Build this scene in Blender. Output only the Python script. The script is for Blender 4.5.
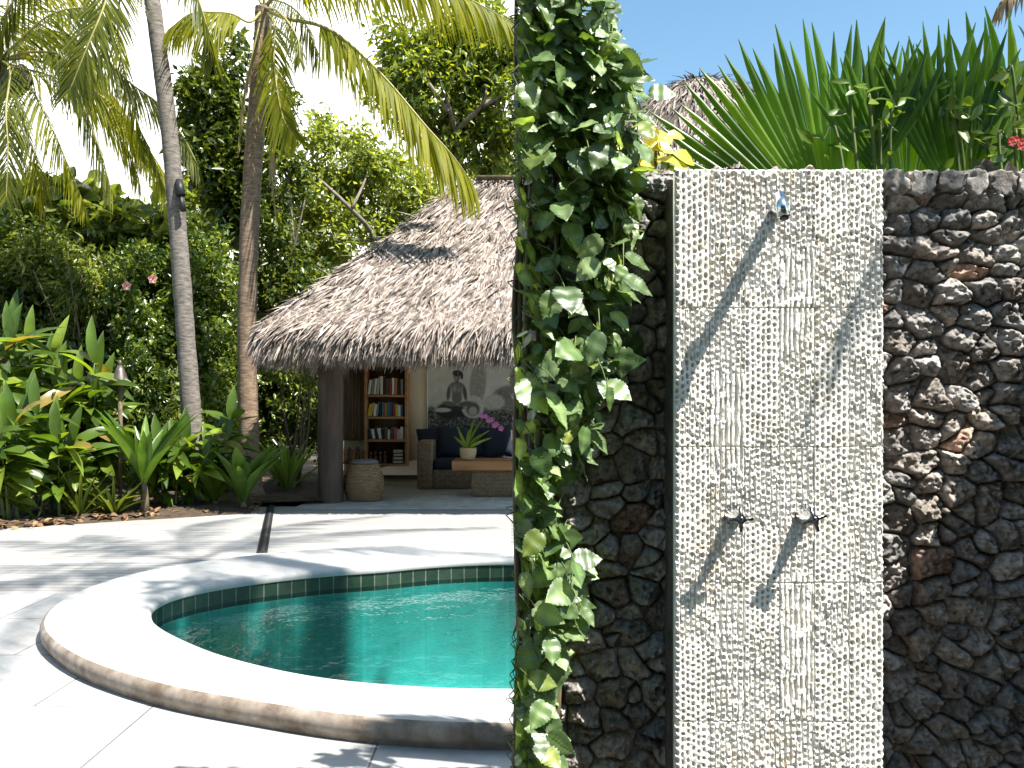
import bpy, bmesh, math, random
import numpy as np
from mathutils import Vector, Matrix, noise as mnoise

for o in list(bpy.data.objects): bpy.data.objects.remove(o)
SC = bpy.context.scene
COL = SC.collection
random.seed(7); RNG = np.random.default_rng(7)
rad = math.radians

# ---------------------------------------------------------------- camera, sky, sun, exposure
FPX, CX, HY, EYE = 880.0, 512.0, 400.0, 1.6
cam_d = bpy.data.cameras.new('camera'); cam = bpy.data.objects.new('camera', cam_d); COL.objects.link(cam)
cam.location = (0, 0, EYE); cam.rotation_euler = (rad(90), 0, 0)
cam_d.sensor_width = 36; cam_d.lens = 36 * FPX / 1024; cam_d.shift_y = (HY - 384) / 1024
cam_d.clip_start = 0.05; cam_d.clip_end = 2000
SC.camera = cam

SUN = Vector((1.45, -1.0, 2.9)).normalized()
sun_d = bpy.data.lights.new('sun', 'SUN'); sun_d.energy = 5.0; sun_d.angle = rad(0.5); sun_d.color = (1, .965, .9)
sun = bpy.data.objects.new('sun', sun_d); COL.objects.link(sun)
sun.location = SUN * 40; sun.rotation_euler = SUN.to_track_quat('Z', 'Y').to_euler()

W = bpy.data.worlds.new('World'); SC.world = W; W.use_nodes = True
nt = W.node_tree; nt.nodes.clear()
def nn(t, ty, **kw):
    n = t.nodes.new(ty)
    for k, v in kw.items():
        if hasattr(n, k): setattr(n, k, v)
        else: n.inputs[k].default_value = v
    return n
sky = nn(nt, 'ShaderNodeTexSky', sky_type='NISHITA', sun_disc=False, sun_elevation=math.asin(SUN.z),
         sun_rotation=math.atan2(SUN.x, SUN.y), air_density=1.0, dust_density=0.5, ozone_density=1.0)
bg = nn(nt, 'ShaderNodeBackground'); bg.inputs['Strength'].default_value = 0.06
# added cloud bank: whitens the overexposed sky and backlights the fronds (the left part of the sky)
tc = nn(nt, 'ShaderNodeTexCoord'); sx = nn(nt, 'ShaderNodeSeparateXYZ')
nz = nn(nt, 'ShaderNodeTexNoise'); nz.inputs['Scale'].default_value = 6; nz.inputs['Detail'].default_value = 6
nt.links.new(tc.outputs['Generated'], sx.inputs[0]); nt.links.new(tc.outputs['Generated'], nz.inputs['Vector'])
m1 = nn(nt, 'ShaderNodeMath', operation='MULTIPLY_ADD'); m1.inputs[1].default_value = 0.10
nt.links.new(nz.outputs['Fac'], m1.inputs[0]); nt.links.new(sx.outputs['X'], m1.inputs[2])
mr = nn(nt, 'ShaderNodeMapRange', interpolation_type='SMOOTHSTEP')
mr.inputs['From Min'].default_value = 0.10; mr.inputs['From Max'].default_value = 0.03
nt.links.new(m1.outputs[0], mr.inputs['Value'])
my = nn(nt, 'ShaderNodeMapRange', interpolation_type='SMOOTHSTEP')
my.inputs['From Min'].default_value = 0.15; my.inputs['From Max'].default_value = 0.45
nt.links.new(sx.outputs['Y'], my.inputs['Value'])
mm = nn(nt, 'ShaderNodeMath', operation='MULTIPLY'); nt.links.new(mr.outputs[0], mm.inputs[0]); nt.links.new(my.outputs[0], mm.inputs[1])
mx = nn(nt, 'ShaderNodeMix', data_type='RGBA')
tint = nn(nt, 'ShaderNodeMix', data_type='RGBA', blend_type='MULTIPLY'); tint.inputs[0].default_value = 1; tint.inputs[7].default_value = (1.22, 1.48, 1.42, 1)
nt.links.new(sky.outputs[0], tint.inputs[6])
nt.links.new(mm.outputs[0], mx.inputs[0]); nt.links.new(tint.outputs[2], mx.inputs[6]); mx.inputs[7].default_value = (15, 14.9, 14.6, 1)
nt.links.new(mx.outputs[2], bg.inputs[0])
wo = nn(nt, 'ShaderNodeOutputWorld'); nt.links.new(bg.outputs[0], wo.inputs[0])

SC.view_settings.view_transform = 'Standard'; SC.view_settings.look = 'None'; SC.view_settings.gamma = 1
SC.view_settings.use_curve_mapping = False
SC.view_settings.exposure = 1.45
SC.render.engine = 'CYCLES'
cy = SC.cycles
cy.max_bounces = 7; cy.diffuse_bounces = 5; cy.glossy_bounces = 3; cy.transmission_bounces = 4; cy.transparent_max_bounces = 8
cy.caustics_reflective = False; cy.caustics_refractive = False
cy.use_denoising = True
try: cy.denoiser = 'OPENIMAGEDENOISE'
except Exception: pass

def at(px, py, D): return Vector(((px - CX) * D / FPX, D, EYE + (HY - py) * D / FPX))
def gnd(px, py, z=0.0):
    D = (EYE - z) * FPX / (py - HY); return Vector(((px - CX) * D / FPX, D, z))

# ---------------------------------------------------------------- object helpers
WLOC = {}
def link(o): COL.objects.link(o); return o
def tag(o, label=None, cat=None, group=None, kind=None):
    if label: o['label'] = label
    if cat: o['category'] = cat
    if group: o['group'] = group
    if kind: o['kind'] = kind
    return o
def thing(name, label, cat, loc=(0, 0, 0), group=None):
    o = link(bpy.data.objects.new(name, None)); o.location = loc; o.empty_display_size = .1
    WLOC[o.name] = Vector(loc); return tag(o, label, cat, group)
def npmesh(name, V, Fs, mat, parent=None, smooth=False, col=None, uv=None, loc=None):
    """V: n x 3 world coordinates, Fs: m x k indices (or a list of such arrays)"""
    if not isinstance(Fs, list): Fs = [Fs]
    Fs = [np.asarray(f, dtype=np.int32) for f in Fs if len(f)]
    V = np.asarray(V, dtype=np.float32)
    base = WLOC[parent.name] if parent is not None else Vector(loc or (0, 0, 0))
    V = V - np.array(base, dtype=np.float32)
    me = bpy.data.meshes.new(name)
    me.vertices.add(len(V)); me.vertices.foreach_set('co', V.ravel())
    loops = np.concatenate([f.ravel() for f in Fs]); tot = np.concatenate([np.full(len(f), f.shape[1], np.int32) for f in Fs])
    start = np.concatenate([[0], np.cumsum(tot)[:-1]]).astype(np.int32)
    me.loops.add(len(loops)); me.loops.foreach_set('vertex_index', loops)
    me.polygons.add(len(tot)); me.polygons.foreach_set('loop_start', start); me.polygons.foreach_set('loop_total', tot)
    if smooth: me.polygons.foreach_set('use_smooth', np.ones(len(tot), bool))
    if col is not None:
        a = me.color_attributes.new('col', 'FLOAT_COLOR', 'POINT')
        c = np.ones((len(V), 4), np.float32); c[:, :3] = col; a.data.foreach_set('color', c.ravel())
    if uv is not None:
        l = me.uv_layers.new(name='uv'); l.data.foreach_set('uv', np.asarray(uv, np.float32)[loops].ravel())
    me.update(calc_edges=True); me.validate()
    if mat: me.materials.append(mat)
    o = link(bpy.data.objects.new(name, me))
    WLOC[o.name] = base
    if parent is not None: o.parent = parent
    else: o.location = base
    return o

class MB:
    def __init__(s): s.v = []; s.f = {}; s.n = 0
    def add(s, V, Fs):
        V = np.asarray(V, float).reshape(-1, 3)
        for f in Fs: s.f.setdefault(len(f), []).append([i + s.n for i in f])
        s.v.append(V); s.n += len(V); return s
    def box(s, c, d, rz=0, bev=0.0, rx=0, ry=0):
        x, y, z = d[0] / 2, d[1] / 2, d[2] / 2
        R = np.array(Matrix.Rotation(rz, 3, 'Z') @ Matrix.Rotation(ry, 3, 'Y') @ Matrix.Rotation(rx, 3, 'X'))
        bm = bmesh.new(); bmesh.ops.create_cube(bm, size=1)
        for v in bm.verts: v.co = Vector((v.co.x * 2 * x, v.co.y * 2 * y, v.co.z * 2 * z))
        if bev > 0: bmesh.ops.bevel(bm, geom=bm.edges[:], offset=min(bev, x * .9, y * .9, z * .9), segments=2, affect='EDGES', profile=.6)
        bm.verts.index_update()
        V = np.array([v.co[:] for v in bm.verts]) @ R.T + np.array(c)
        s.add(V, [[v.index for v in f.verts] for f in bm.faces]); bm.free(); return s
    def tube(s, pts, r, n=8, cap=True):
        pts = [Vector(p) for p in pts]; m = len(pts)
        if not hasattr(r, '__len__'): r = [r] * m
        V = []; F = []; ref = None
        for i, p in enumerate(pts):
            t = (pts[min(i + 1, m - 1)] - pts[max(i - 1, 0)]).normalized()
            if ref is None:
                ref = t.orthogonal().normalized()
            ref = (ref - t * ref.dot(t)).normalized(); b = t.cross(ref)
            for k in range(n):
                a = 2 * math.pi * k / n; V.append(p + (ref * math.cos(a) + b * math.sin(a)) * r[i])
        for i in range(m - 1):
            for k in range(n): F.append([i * n + k, i * n + (k + 1) % n, (i + 1) * n + (k + 1) % n, (i + 1) * n + k])
        if cap: F.append(list(range(n))[::-1]); F.append([(m - 1) * n + k for k in range(n)])
        return s.add([v[:] for v in V], F)
    def lathe(s, prof, c, n=24, axis='Z', jit=0):
        V = []; F = []
        for (r, h) in prof:
            for k in range(n):
                a = 2 * math.pi * k / n
                p = (r * math.cos(a), r * math.sin(a), h)
                if axis == 'Y': p = (p[0], p[2], p[1])
                V.append((p[0] + c[0], p[1] + c[1], p[2] + c[2]))
        for i in range(len(prof) - 1):
            for k in range(n): F.append([i * n + k, i * n + (k + 1) % n, (i + 1) * n + (k + 1) % n, (i + 1) * n + k])
        F.append(list(range(n))[::-1]); F.append([(len(prof) - 1) * n + k for k in range(n)])
        return s.add(V, F)
    def build(s, name, mat, parent=None, smooth=False, loc=None):
        V = np.concatenate(s.v)
        return npmesh(name, V, [np.array(f) for f in s.f.values()], mat, parent, smooth, loc=loc)

def catmull(P, n):
    P = [Vector(p) for p in P]; P = [P[0] * 2 - P[1]] + P + [P[-1] * 2 - P[-2]]; out = []; m = len(P) - 3
    for i in range(n):
        t = i / (n - 1) * m; k = min(int(t), m - 1); u = t - k
        a, b, c, d = P[k:k + 4]
        out.append(.5 * ((2 * b) + (c - a) * u + (2 * a - 5 * b + 4 * c - d) * u * u + (3 * b - a - 3 * c + d) * u ** 3))
    return out

# numpy value noise
def hsh(i, j, s=0):
    n = (i.astype(np.int64) * 374761393 + j.astype(np.int64) * 668265263 + s * 974634277) & 0xffffffff
    n = ((n ^ (n >> 13)) * 1274126177) & 0xffffffff
    n = ((n ^ (n >> 16)) * 2246822519) & 0xffffffff
    return ((n ^ (n >> 15)) & 0xffffff) / float(0xffffff)
def vn(x, y, s=0):
    i = np.floor(x); j = np.floor(y); u = x - i; v = y - j; u = u * u * (3 - 2 * u); v = v * v * (3 - 2 * v)
    return (hsh(i, j, s) * (1 - u) + hsh(i + 1, j, s) * u) * (1 - v) + (hsh(i, j + 1, s) * (1 - u) + hsh(i + 1, j + 1, s) * u) * v
def fbm(x, y, s=0, o=4):
    r = 0; a = .5
    for k in range(o): r = r + a * vn(x * 2 ** k, y * 2 ** k, s + k); a *= .5
    return r
def gridF(nu, nv):
    i = np.arange(nu * nv).reshape(nv, nu)
    return np.stack([i[:-1, :-1], i[:-1, 1:], i[1:, 1:], i[1:, :-1]], -1).reshape(-1, 4)

# ---------------------------------------------------------------- materials
def newmat(name):
    m = bpy.data.materials.new(name); m.use_nodes = True; t = m.node_tree; t.nodes.clear()
    out = nn(t, 'ShaderNodeOutputMaterial'); b = nn(t, 'ShaderNodeBsdfPrincipled'); t.links.new(b.outputs[0], out.inputs[0])
    return m, t, b, out
def ramp(t, stops):
    r = nn(t, 'ShaderNodeValToRGB'); e = r.color_ramp.elements
    while len(e) < len(stops): e.new(.5)
    for k, (p, c) in enumerate(stops): e[k].position = p; e[k].color = (*c, 1)
    return r
def rough_mat(name, c1, c2, scale=8, rough=.8, bump=.3, dist=.01, stretch=(1, 1, 1), metal=0, spec=.4, island=0, attr=False, detail=6, lo=.35, hi=.65):
    m, t, b, out = newmat(name)
    tc = nn(t, 'ShaderNodeTexCoord'); mp = nn(t, 'ShaderNodeMapping'); mp.inputs['Scale'].default_value = stretch
    t.links.new(tc.outputs['Object'], mp.inputs[0])
    n = nn(t, 'ShaderNodeTexNoise'); n.inputs['Scale'].default_value = scale; n.inputs['Detail'].default_value = detail
    n.inputs['Roughness'].default_value = .65
    t.links.new(mp.outputs[0], n.inputs['Vector'])
    r = ramp(t, [(lo, c1), (hi, c2)]); t.links.new(n.outputs['Fac'], r.inputs[0]); src = r.outputs[0]
    if attr:
        a = nn(t, 'ShaderNodeVertexColor', layer_name='col'); x = nn(t, 'ShaderNodeMix', data_type='RGBA', blend_type='MULTIPLY'); x.inputs[0].default_value = 1
        t.links.new(src, x.inputs[6]); t.links.new(a.outputs[0], x.inputs[7]); src = x.outputs[2]
    if island:
        g = nn(t, 'ShaderNodeNewGeometry'); h = nn(t, 'ShaderNodeHueSaturation')
        mr = nn(t, 'ShaderNodeMapRange'); mr.inputs['To Min'].default_value = 1 - island; mr.inputs['To Max'].default_value = 1 + island
        t.links.new(g.outputs['Random Per Island'], mr.inputs[0]); t.links.new(mr.outputs[0], h.inputs['Value']); t.links.new(src, h.inputs['Color']); src = h.outputs[0]
    t.links.new(src, b.inputs['Base Color'])
    b.inputs['Roughness'].default_value = rough; b.inputs['Metallic'].default_value = metal; b.inputs['Specular IOR Level'].default_value = spec
    if bump:
        bp = nn(t, 'ShaderNodeBump'); bp.inputs['Strength'].default_value = bump; bp.inputs['Distance'].default_value = dist
        t.links.new(n.outputs['Fac'], bp.inputs['Height']); t.links.new(bp.outputs[0], b.inputs['Normal'])
    return m
def leaf_mat(name, c1, c2, c3, trans=.35, tcol=None, rough=.35, spec=.5, scale=0, attr=False, old=None):
    m, t, b, out = newmat(name)
    g = nn(t, 'ShaderNodeNewGeometry'); r = ramp(t, [(0, c1), (.6, c2), (1, c3)] if not old else [(0, c1), (.58, c2), (.94, c3), (.97, old)])
    t.links.new(g.outputs['Random Per Island'], r.inputs[0])
    src = r.outputs[0]
    if scale:
        tc = nn(t, 'ShaderNodeTexCoord'); n = nn(t, 'ShaderNodeTexNoise'); n.inputs['Scale'].default_value = scale
        t.links.new(tc.outputs['Object'], n.inputs['Vector']); h = nn(t, 'ShaderNodeHueSaturation')
        mr = nn(t, 'ShaderNodeMapRange'); mr.inputs['From Min'].default_value = .3; mr.inputs['From Max'].default_value = .7
        mr.inputs['To Min'].default_value = .7; mr.inputs['To Max'].default_value = 1.3
        t.links.new(n.outputs['Fac'], mr.inputs[0]); t.links.new(mr.outputs[0], h.inputs['Value']); t.links.new(src, h.inputs['Color']); src = h.outputs[0]
    if attr:
        va = nn(t, 'ShaderNodeVertexColor', layer_name='col'); xm = nn(t, 'ShaderNodeMix', data_type='RGBA', blend_type='MULTIPLY'); xm.inputs[0].default_value = 1
        t.links.new(src, xm.inputs[6]); t.links.new(va.outputs[0], xm.inputs[7]); src = xm.outputs[2]
    t.links.new(src, b.inputs['Base Color']); b.inputs['Roughness'].default_value = rough; b.inputs['Specular IOR Level'].default_value = spec
    tr = nn(t, 'ShaderNodeBsdfTranslucent'); h = nn(t, 'ShaderNodeMix', data_type='RGBA', blend_type='MULTIPLY'); h.inputs[0].default_value = 1
    t.links.new(src, h.inputs[6]); h.inputs[7].default_value = (*(tcol or (2.2, 2.0, .8)), 1); t.links.new(h.outputs[2], tr.inputs[0])
    mxs = nn(t, 'ShaderNodeMixShader'); mxs.inputs[0].default_value = trans
    t.links.new(b.outputs[0], mxs.inputs[1]); t.links.new(tr.outputs[0], mxs.inputs[2]); t.links.new(mxs.outputs[0], out.inputs[0])
    return m
def brick_mat(name, c1, c2, mortar, bw, rh, ms, rough=.7, off=.5, uv=False, nscale=4, namp=.5, rot=0, bump=.4, stretch=(1, 1, 1), spec=.4):
    m, t, b, out = newmat(name)
    tc = nn(t, 'ShaderNodeTexCoord'); mp = nn(t, 'ShaderNodeMapping'); mp.inputs['Rotation'].default_value = (0, 0, rot)
    t.links.new(tc.outputs['UV' if uv else 'Object'], mp.inputs[0])
    br = nn(t, 'ShaderNodeTexBrick'); br.offset = off
    br.inputs['Scale'].default_value = 1; br.inputs['Brick Width'].default_value = bw; br.inputs['Row Height'].default_value = rh
    br.inputs['Mortar Size'].default_value = ms; br.inputs['Mortar Smooth'].default_value = .2; br.inputs['Bias'].default_value = 0
    br.inputs['Color1'].default_value = (*c1, 1); br.inputs['Color2'].default_value = (*c2, 1); br.inputs['Mortar'].default_value = (*mortar, 1)
    t.links.new(mp.outputs[0], br.inputs['Vector'])
    mp2 = nn(t, 'ShaderNodeMapping'); mp2.inputs['Scale'].default_value = stretch; t.links.new(tc.outputs['Object'], mp2.inputs[0])
    n = nn(t, 'ShaderNodeTexNoise'); n.inputs['Scale'].default_value = nscale; n.inputs['Detail'].default_value = 8; n.inputs['Roughness'].default_value = .7
    t.links.new(mp2.outputs[0], n.inputs['Vector'])
    mr = nn(t, 'ShaderNodeMapRange'); mr.inputs['From Min'].default_value = .3; mr.inputs['From Max'].default_value = .7
    mr.inputs['To Min'].default_value = 1 - namp; mr.inputs['To Max'].default_value = 1 + namp * .5
    t.links.new(n.outputs['Fac'], mr.inputs[0])
    x = nn(t, 'ShaderNodeMix', data_type='RGBA', blend_type='MULTIPLY'); x.inputs[0].default_value = 1
    t.links.new(br.outputs['Color'], x.inputs[6]); t.links.new(mr.outputs[0], x.inputs[7]); t.links.new(x.outputs[2], b.inputs['Base Color'])
    b.inputs['Roughness'].default_value = rough; b.inputs['Specular IOR Level'].default_value = spec
    if bump:
        s = nn(t, 'ShaderNodeMath', operation='MULTIPLY_ADD'); s.inputs[1].default_value = -1; t.links.new(br.outputs['Fac'], s.inputs[0]); t.links.new(n.outputs['Fac'], s.inputs[2])
        bp = nn(t, 'ShaderNodeBump'); bp.inputs['Strength'].default_value = bump; bp.inputs['Distance'].default_value = .006
        t.links.new(s.outputs[0], bp.inputs['Height']); t.links.new(bp.outputs[0], b.inputs['Normal'])
    return m

M = {}
M['soil'] = rough_mat('soil', (.03, .02, .012), (.09, .06, .035), 6, .95, .8, .05)
M['ground'] = rough_mat('ground', (.06, .07, .03), (.12, .11, .05), 3, .95, .5, .05)
M['deck'] = brick_mat('deck boards', (.29, .28, .265), (.37, .36, .34), (.06, .045, .04), 60, .125, .006, .8, .37, nscale=3, namp=.35, stretch=(.6, 12, 1))
M['paver'] = brick_mat('pavers', (.31, .305, .295), (.345, .34, .33), (.13, .12, .11), 1.25, .92, .006, .85, .5, nscale=4, namp=.22, bump=.15)
M['coping'] = rough_mat('coping', (.35, .34, .32), (.42, .41, .395), 5, .8, .25, .006, detail=9)
M['copingedge'] = rough_mat('coping edge', (.14, .10, .07), (.34, .285, .235), 7, .85, .4, .006, detail=9)  # stained brown, darkened further so the colour carries the edge's shade
M['pooltile'] = brick_mat('pool tiles', (.012, .032, .02), (.03, .055, .035), (.16, .17, .13), .12, .14, .005, .3, 0, uv=True, nscale=9, namp=.4, bump=.2)
M['poolfloor'] = brick_mat('pool floor', (.34, .56, .53), (.46, .66, .62), (.50, .70, .66), .24, .24, .007, .5, 0, nscale=2, namp=.3, bump=0)
M['hutfloor'] = brick_mat('floor tiles', (.32, .31, .285), (.42, .39, .345), (.46, .44, .40), 1.3, .8, .012, .45, .5, nscale=3, namp=.4)
M['cream'] = rough_mat('cream plaster', (.76, .68, .55), (.80, .73, .60), 3, .9, .1)
M['post'] = rough_mat('post timber', (.035, .021, .014), (.08, .05, .036), 12, .6, .4, .006, (1, 1, .12))
M['darkwood'] = rough_mat('dark wood', (.05, .025, .012), (.12, .062, .03), 14, .5, .2, .004, (1, 1, .1))
M['tablewood'] = rough_mat('table wood', (.26, .11, .042), (.42, .20, .08), 10, .4, .15, .003, (.15, 1, 1))
M['thatchcore'] = rough_mat('thatch core', (.04, .03, .022), (.10, .08, .06), 30, .95, .5)
M['thatch'] = rough_mat('thatch', (.13, .097, .076), (.34, .28, .24), 9, .8, 0, island=.7)
M['navy'] = rough_mat('navy fabric', (.008, .012, .02), (.016, .022, .034), 60, .9, .2, .002)
M['fabric'] = rough_mat('grey cushion', (.10, .10, .105), (.15, .15, .155), 60, .9, .2, .002)
M['clay'] = rough_mat('clay pot', (.36, .26, .15), (.48, .36, .22), 20, .8, .2)
M['chrome'] = rough_mat('chrome', (.75, .76, .78), (.80, .81, .83), 3, .16, 0, metal=1)
M['gunmetal'] = rough_mat('dark chrome', (.10, .10, .105), (.14, .14, .145), 3, .25, 0, metal=1)
M['blackmetal'] = rough_mat('black metal', (.012, .012, .013), (.02, .02, .021), 20, .5, 0)
M['bronze'] = rough_mat('bronze', (.09, .075, .065), (.14, .12, .10), 20, .45, .1, metal=.6)
M['coconut'] = rough_mat('coconut', (.03, .04, .012), (.08, .07, .025), 8, .6, .1)
M['bark'] = rough_mat('bark', (.11, .085, .065), (.24, .20, .165), 10, .9, .6, .01, (1, 1, .3))
def ring_bark(name, c1, c2):
    m = rough_mat(name, c1, c2, 7, .9, .7, .012, (1.2, 1.2, 5), detail=9); return m
M['palmbark'] = ring_bark('palm bark', (.07, .058, .048), (.22, .19, .165))
M['palmbark2'] = ring_bark('warm palm bark', (.11, .068, .042), (.28, .20, .135))
M['stem'] = rough_mat('stem', (.07, .05, .03), (.16, .12, .07), 12, .8, .2)
M['greenstem'] = rough_mat('green stem', (.06, .09, .02), (.12, .16, .04), 12, .6, .1)
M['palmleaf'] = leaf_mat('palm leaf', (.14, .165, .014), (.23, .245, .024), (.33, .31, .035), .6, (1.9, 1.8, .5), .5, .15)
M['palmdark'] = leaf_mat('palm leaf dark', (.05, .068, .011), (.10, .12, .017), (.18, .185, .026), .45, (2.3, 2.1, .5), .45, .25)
M['dryleaf'] = leaf_mat('dry palm leaf', (.16, .11, .05), (.26, .18, .09), (.34, .25, .13), .25, (1.2, 1.1, .8), .6)
M['rachis'] = rough_mat('rachis', (.22, .20, .05), (.32, .27, .09), 10, .5, 0)
M['hedge'] = leaf_mat('hedge leaf', (.03, .055, .010), (.10, .155, .026), (.26, .30, .06), .4, (2, 1.9, .6), .28, .6)
M['hedgelight'] = leaf_mat('light hedge leaf', (.065, .10, .02), (.165, .21, .045), (.32, .345, .10), .42, (2, 1.9, .6), .3, .6)
M['tree'] = leaf_mat('tree leaf', (.045, .074, .013), (.15, .20, .034), (.31, .34, .07), .45, (2.2, 2.0, .6), .35, .5)
M['treelight'] = leaf_mat('bright tree leaf', (.115, .16, .03), (.215, .26, .055), (.36, .38, .11), .48, (2.0, 1.9, .6), .4, .5)
M['treedark'] = leaf_mat('dark tree leaf', (.02, .037, .008), (.068, .10, .018), (.20, .23, .04), .38, (2, 1.9, .6), .3, .5)
M['ginger'] = leaf_mat('ginger leaf', (.04, .075, .010), (.085, .14, .016), (.19, .25, .03), .38, (1.9, 1.9, .5), .3, .55, 3, old=(.26, .19, .05))
M['ti'] = leaf_mat('ti leaf', (.05, .10, .018), (.08, .15, .025), (.13, .21, .04), .35, (1.9, 1.9, .5), .3, .5, 4, old=(.22, .17, .05))
M['lily'] = leaf_mat('lily leaf', (.14, .22, .03), (.22, .32, .05), (.30, .40, .08), .4, (1.5, 1.5, .6), .35)
M['fan'] = leaf_mat('fan palm leaf', (.045, .10, .011), (.075, .15, .014), (.12, .20, .022), .48, (1.9, 2.1, .4), .33, .5, 5)
M['vine'] = leaf_mat('vine leaf', (.045, .09, .025), (.12, .19, .07), (.21, .29, .13), .30, (2.0, 2.0, .5), .40, .7, 14, True)
M['yellowleaf'] = leaf_mat('yellow leaf', (.42, .40, .05), (.6, .55, .09), (.75, .68, .2), .4, (1.2, 1.1, .6), .4)
M['limeleaf'] = leaf_mat('lime leaf', (.08, .14, .015), (.13, .21, .02), (.20, .27, .04), .4, (1.8, 1.8, .5), .3)
M['pink'] = leaf_mat('pink petal', (.62, .28, .22), (.7, .36, .30), (.75, .45, .4), .3, (1.2, 1, 1), .5)
M['orchid'] = leaf_mat('orchid petal', (.42, .10, .35), (.5, .15, .42), (.55, .22, .48), .3, (1.2, 1, 1.2), .5)
M['red'] = leaf_mat('red petal', (.42, .03, .03), (.5, .05, .04), (.55, .09, .06), .3, (1.2, 1, 1), .5)
M['litter'] = leaf_mat('dead leaf', (.12, .06, .03), (.2, .11, .05), (.3, .2, .1), .1, (1, 1, 1), .7)
M['rock'] = rough_mat('lava rock', (.13, .12, .11), (.43, .40, .37), 34, .85, 1.0, .008, attr=True, detail=10)
M['mortar'] = rough_mat('wall core', (.05, .044, .038), (.15, .13, .115), 9, .95, .9, .05)
M['limestone'] = rough_mat('limestone', (.77, .73, .655), (.85, .82, .76), 14, .85, .25, .002, attr=True, detail=9)
# wicker
def wicker(name, c1, c2):
    m, t, b, out = newmat(name)
    tc = nn(t, 'ShaderNodeTexCoord'); br = nn(t, 'ShaderNodeTexBrick'); mp = nn(t, 'ShaderNodeMapping')
    mp.inputs['Rotation'].default_value = (rad(90), 0, 0); mp.inputs['Scale'].default_value = (1, 1, 1)
    t.links.new(tc.outputs['Object'], mp.inputs[0]); t.links.new(mp.outputs[0], br.inputs[0])
    br.inputs['Scale'].default_value = 1; br.inputs['Brick Width'].default_value = .045; br.inputs['Row Height'].default_value = .022
    br.inputs['Mortar Size'].default_value = .004; br.inputs['Color1'].default_value = (*c1, 1); br.inputs['Color2'].default_value = (*c2, 1)
    br.inputs['Mortar'].default_value = (.03, .02, .012, 1)
    t.links.new(br.outputs[0], b.inputs['Base Color']); b.inputs['Roughness'].default_value = .6
    bp = nn(t, 'ShaderNodeBump', invert=True); bp.inputs['Distance'].default_value = .006; t.links.new(br.outputs['Fac'], bp.inputs['Height']); t.links.new(bp.outputs[0], b.inputs['Normal'])
    return m
M['wicker'] = wicker('wicker', (.36, .24, .13), (.22, .14, .075))
M['basket'] = wicker('basket weave', (.44, .25, .115), (.25, .135, .06))
# water: clear tinted sheet with a fresnel mirror and small ripples
m, t, b, out = newmat('pool water'); t.nodes.remove(b)
tr = nn(t, 'ShaderNodeBsdfTransparent'); tr.inputs[0].default_value = (.175, .54, .53, 1)
gl = nn(t, 'ShaderNodeBsdfGlossy'); gl.inputs['Roughness'].default_value = .02; gl.inputs[0].default_value = (1, 1, 1, 1)
fr = nn(t, 'ShaderNodeFresnel'); fr.inputs['IOR'].default_value = 1.33
tc = nn(t, 'ShaderNodeTexCoord'); mp = nn(t, 'ShaderNodeMapping'); mp.inputs['Scale'].default_value = (1, .8, 1)
n1 = nn(t, 'ShaderNodeTexNoise'); n1.inputs['Scale'].default_value = 5; n1.inputs['Detail'].default_value = 3
bp = nn(t, 'ShaderNodeBump'); bp.inputs['Strength'].default_value = .6; bp.inputs['Distance'].default_value = .03
t.links.new(tc.outputs['Object'], mp.inputs[0]); t.links.new(mp.outputs[0], n1.inputs['Vector']); t.links.new(n1.outputs[0], bp.inputs['Height'])
t.links.new(bp.outputs[0], gl.inputs['Normal']); t.links.new(bp.outputs[0], fr.inputs['Normal'])
ms = nn(t, 'ShaderNodeMixShader'); t.links.new(fr.outputs[0], ms.inputs[0]); t.links.new(tr.outputs[0], ms.inputs[1]); t.links.new(gl.outputs[0], ms.inputs[2]); t.links.new(ms.outputs[0], out.inputs[0])
M['water'] = m
# vertex-coloured picture
m, t, b, out = newmat('picture print'); a = nn(t, 'ShaderNodeVertexColor', layer_name='col'); t.links.new(a.outputs[0], b.inputs['Base Color']); b.inputs['Roughness'].default_value = .5
M['print'] = m

# ---------------------------------------------------------------- pool and terrace
PC = np.array([0.2, 6.3])
outer_pts = [(0, 4.0), (-.6, 4.06), (-1.27, 4.31), (-2.07, 4.72), (-2.77, 5.33), (-3.12, 5.78), (-3.34, 6.4), (-3.36, 7.05), (-3.19, 7.66), (-2.46, 8.4), (-1.12, 8.95), (0, 9.1)]
inner_pts = [(0, 4.52), (-.59, 4.57), (-1.45, 4.94), (-2.01, 5.42), (-2.48, 6.0), (-2.63, 6.5), (-2.55, 6.85), (-2.14, 7.27), (-1.17, 7.75), (0, 8.15)]
NT = 180; TH = np.linspace(0, 2 * math.pi, NT, endpoint=False)
def polar(pts):
    P = np.array(pts); Q = P.copy(); Q[:, 0] = .4 - Q[:, 0]; A = np.concatenate([P, Q]) - PC
    th = np.arctan2(A[:, 1], A[:, 0]) % (2 * math.pi); r = np.hypot(A[:, 0], A[:, 1]); o = np.argsort(th); th = th[o]; r = r[o]
    th = np.concatenate([th - 2 * math.pi, th, th + 2 * math.pi]); r = np.tile(r, 3)
    R = np.interp(TH, th, r); k = np.array([1, 3, 5, 6, 5, 3, 1.]); k /= k.sum()
    for _ in range(2): R = np.convolve(np.concatenate([R[-3:], R, R[:3]]), k, 'valid')
    return R
RO, RI = polar(outer_pts), polar(inner_pts)
CT, ST = np.cos(TH), np.sin(TH)
def ring(R, z): return np.stack([PC[0] + R * CT, PC[1] + R * ST, np.full(NT, z)], 1)
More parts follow.
